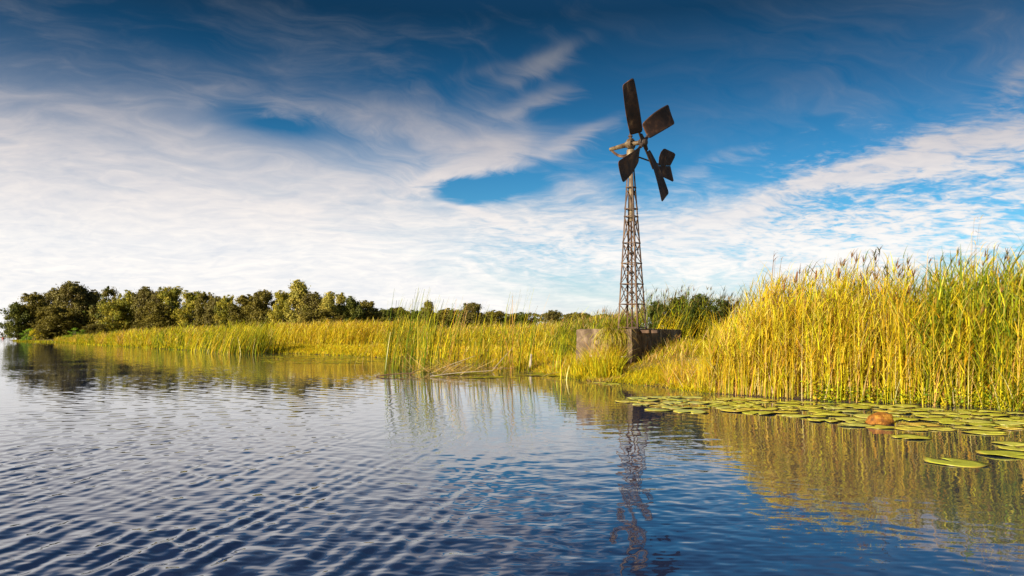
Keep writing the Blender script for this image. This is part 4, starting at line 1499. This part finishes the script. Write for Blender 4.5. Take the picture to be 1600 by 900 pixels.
# ------------------------------------------------------------------ lily pads, each its own
def pad_material():
    m, nt, b = material("lily_pad")
    t = new(nt, "ShaderNodeTexCoord")
    oi = new(nt, "ShaderNodeObjectInfo")
    v = noise(t.outputs["Object"], 5.0, 5, 0.6)
    w = noise(t.outputs["Object"], 16.0, 5, 0.6)
    base = ramp(Ex(oi.outputs["Random"]), [(0.0, (0.36, 0.40, 0.03)), (0.35, (0.48, 0.48, 0.045)), (0.65, (0.44, 0.47, 0.10)), (0.88, (0.58, 0.50, 0.045)), (1.0, (0.56, 0.38, 0.06))])
    c = mixc(smooth(v, 0.5, 0.75) * 0.5, base, (0.50, 0.48, 0.11))
    c = mixc(smooth(w, 0.62, 0.72) * 0.6, c, (0.24, 0.13, 0.03))
    sp = new(nt, "ShaderNodeSeparateXYZ")
    nt.links.new(t.outputs["Object"], sp.inputs[0])
    x_, y_ = Ex(sp.outputs[0]), Ex(sp.outputs[1])
    vein = Ex.m("ABSOLUTE", Ex.m("SINE", Ex.m("ARCTAN2", y_, x_) * 9.0 + (v - 0.5) * 1.2))
    c = mixc(smooth(vein, 0.16, 0.0) * 0.35, c, (0.52, 0.50, 0.16))
    rad_ = Ex.m("SQRT", x_ * x_ + y_ * y_)
    edge = smooth(rad_ + (w - 0.5) * 0.35, 0.92, 1.06)
    c = mixc(edge * 0.6, c, (0.30, 0.15, 0.03))
    nt.links.new(c, b.inputs["Base Color"])
    b.inputs["Roughness"].default_value = 0.32
    b.inputs["Specular IOR Level"].default_value = 0.5
    return m


M['pad'] = pad_material()


def pad_mesh(seed):
    r = np.random.default_rng(seed)
    nseg, nring = 30, 4
    notch = r.uniform(0.14, 0.34)
    ph = r.uniform(0, 6.28, 4)
    V = [(0, 0, 0.006)]
    for j in range(1, nring + 1):
        f = j / nring
        for k in range(nseg + 1):
            a = notch + (2 * PI - 2 * notch) * k / nseg
            rad = f * (1 + 0.03 * math.sin(3 * a + ph[0]) + 0.02 * math.sin(7 * a + ph[1]))
            z = 0.004 + 0.016 * max(0, f - 0.75) / 0.25 * max(0, math.sin(2 * a + ph[2])) ** 2 + 0.0025 * f * math.sin(5 * a + ph[3])
            V.append((rad * math.cos(a) * 1.12, rad * math.sin(a), z))
    bm = bmesh.new()
    vs = [bm.verts.new(v) for v in V]
    for k in range(nseg):
        bm.faces.new((vs[0], vs[1 + k], vs[2 + k]))
    for j in range(nring - 1):
        for k in range(nseg):
            a, b = 1 + j * (nseg + 1) + k, 1 + (j + 1) * (nseg + 1) + k
            bm.faces.new((vs[a], vs[b], vs[b + 1], vs[a + 1]))
    me = bm_mesh("lily_pad", bm, M['pad'], True)
    return me


PADS = [pad_mesh(40 + k) for k in range(7)]


def lily(px, py, dia, label, group="lily pads in the patch along the reeds", k=0, tilt=0.012):
    p = G(px, py)
    o = link("lily_pad", PADS[k % 7])
    o.location = (p[0], p[1], 0.002 + 0.003 * (k % 3))
    s = dia / 2
    o.scale = (s, s, 1)
    o.rotation_euler = (rng.normal(0, tilt), rng.normal(0, tilt), rng.uniform(0, 2 * PI))
    m = o.modifiers.new("solid", 'SOLIDIFY')
    m.thickness, m.offset = 0.003, 0
    return tag(o, label, "lily pad", group)


special = [
    (1493, 723, 0.56, "large lone pale green lily pad out in front of all the others"),
    (1578, 711, 0.58, "lily pad lying at the frame edge just behind the lone pad"),
    (1590, 702, 0.40, "smaller lily pad overlapping the frame edge pad from behind"),
    (1582, 694, 0.42, "lily pad at the frame edge, rearmost of three overlapping"),
    (1424, 684, 0.46, "pale lily pad in open water between the stone and the lone pad"),
    (1336, 665, 0.46, "lily pad touching the orange stone on its open water side"),
    (1428, 671, 0.48, "lily pad beside the orange stone, edge turned to the open water"),
    (1540, 677, 0.50, "lily pad with dark reflection gap just off the frame edge trio"),
    (1080, 644, 0.60, "large pale lily pad at the open water tip of the patch"),
    (1031, 641, 0.52, "pale green lily pad lying alone past the tip of the patch, towards the tower reflection"),
    (983, 628, 0.55, "grey green lily pad floating across the tower reflection"),
    (1185, 646, 0.55, "lily pad on the outer rim of the patch before the golden reflection"),
    (955, 600, 0.50, "thin far lily pad under the bank below the concrete wall"),
    (938, 598, 0.42, "small far lily pad close under the bank below the concrete block"),
]
taken = []
for k, (px, py, dia, lb) in enumerate(special):
    lily(px, py, dia, lb, None, k)
    taken.append(tuple(G(px, py)[:2]) + (dia,))
cnt = 0
tries = 0
while cnt < 104 and tries < 9000:
    tries += 1
    px = rng.uniform(985, 1660)
    lo = np.interp(px, [985, 1100, 1200, 1300, 1450, 1600], [622, 620, 625, 630, 636, 646])
    hi = np.interp(px, [985, 1060, 1150, 1240, 1300, 1400, 1500, 1600], [634, 640, 644, 650, 662, 672, 674, 672])
    py = lo + (hi - lo) * rng.random() ** 1.15
    dia = rng.uniform(0.30, 0.58)
    g = G(px, py)
    if shore_dist(np.array([g[0]]), np.array([g[1]]))[0] > -0.12:
        continue
    sp_ = G(1380, 664)
    if math.hypot(g[0] - sp_[0], g[1] - sp_[1]) < 0.30:
        continue
    if any(math.hypot(g[0] - a, g[1] - b) < 0.40 * (dia + c) for a, b, c in taken):
        continue
    taken.append((g[0], g[1], dia))
    lily(px, py, dia, "round yellow green lily pad in the crowded patch along the golden reeds", k=cnt)
    cnt += 1

# orange stone in the pads
bm = bmesh.new()
bmesh.ops.create_icosphere(bm, subdivisions=4, radius=1)
for v in bm.verts:
    p = v.co
    q = 1 + 0.05 * math.sin(3 * p.x + 1) * math.sin(2.5 * p.y) + 0.03 * math.sin(7 * p.z + 4 * p.x) + 0.012 * math.sin(15 * p.x + 9 * p.y)
    q += 0.05 * math.sin(4.3 * p.x - 2 * p.y + 3 * p.z) + 0.03 * math.sin(9 * p.y + 6 * p.z + 1)
    zz = p.z if p.z < 0.55 else 0.55 + (p.z - 0.55) * 0.6
    v.co = Vector((p.x * 0.20 * q, p.y * 0.17 * q, (zz + 0.12 * p.x) * 0.14 * q))
o = tag(link("stone", bm_mesh("stone", bm, M['stone'], True)), "rounded orange stone rising from the water among the lily pads", "stone")
g = G(1380, 663)
o.location = (g[0], g[1] + 0.1, 0.045)

# far red buoy and a bird
g = G(5, 528.2)
g = P(5, 528.4, 420)
bz = thing("marker_buoy", "tiny dark red buoy on the far open water by the end trees", "buoy", (g[0], g[1], 0))
bm = bmesh.new()
tube(bm, [(0, 0, -0.3), (0, 0, 0.2), (0, 0, 0.6), (0, 0, 0.9)], [0.5, 0.7, 0.6, 0.15], 12)
part("float", bm, M['red'], bz, True)
bm = bmesh.new()
tube(bm, [(0, 0, 0.85), (0, 0, 1.6)], 0.06, 8)
part("topmark", bm, M['iron'], bz)
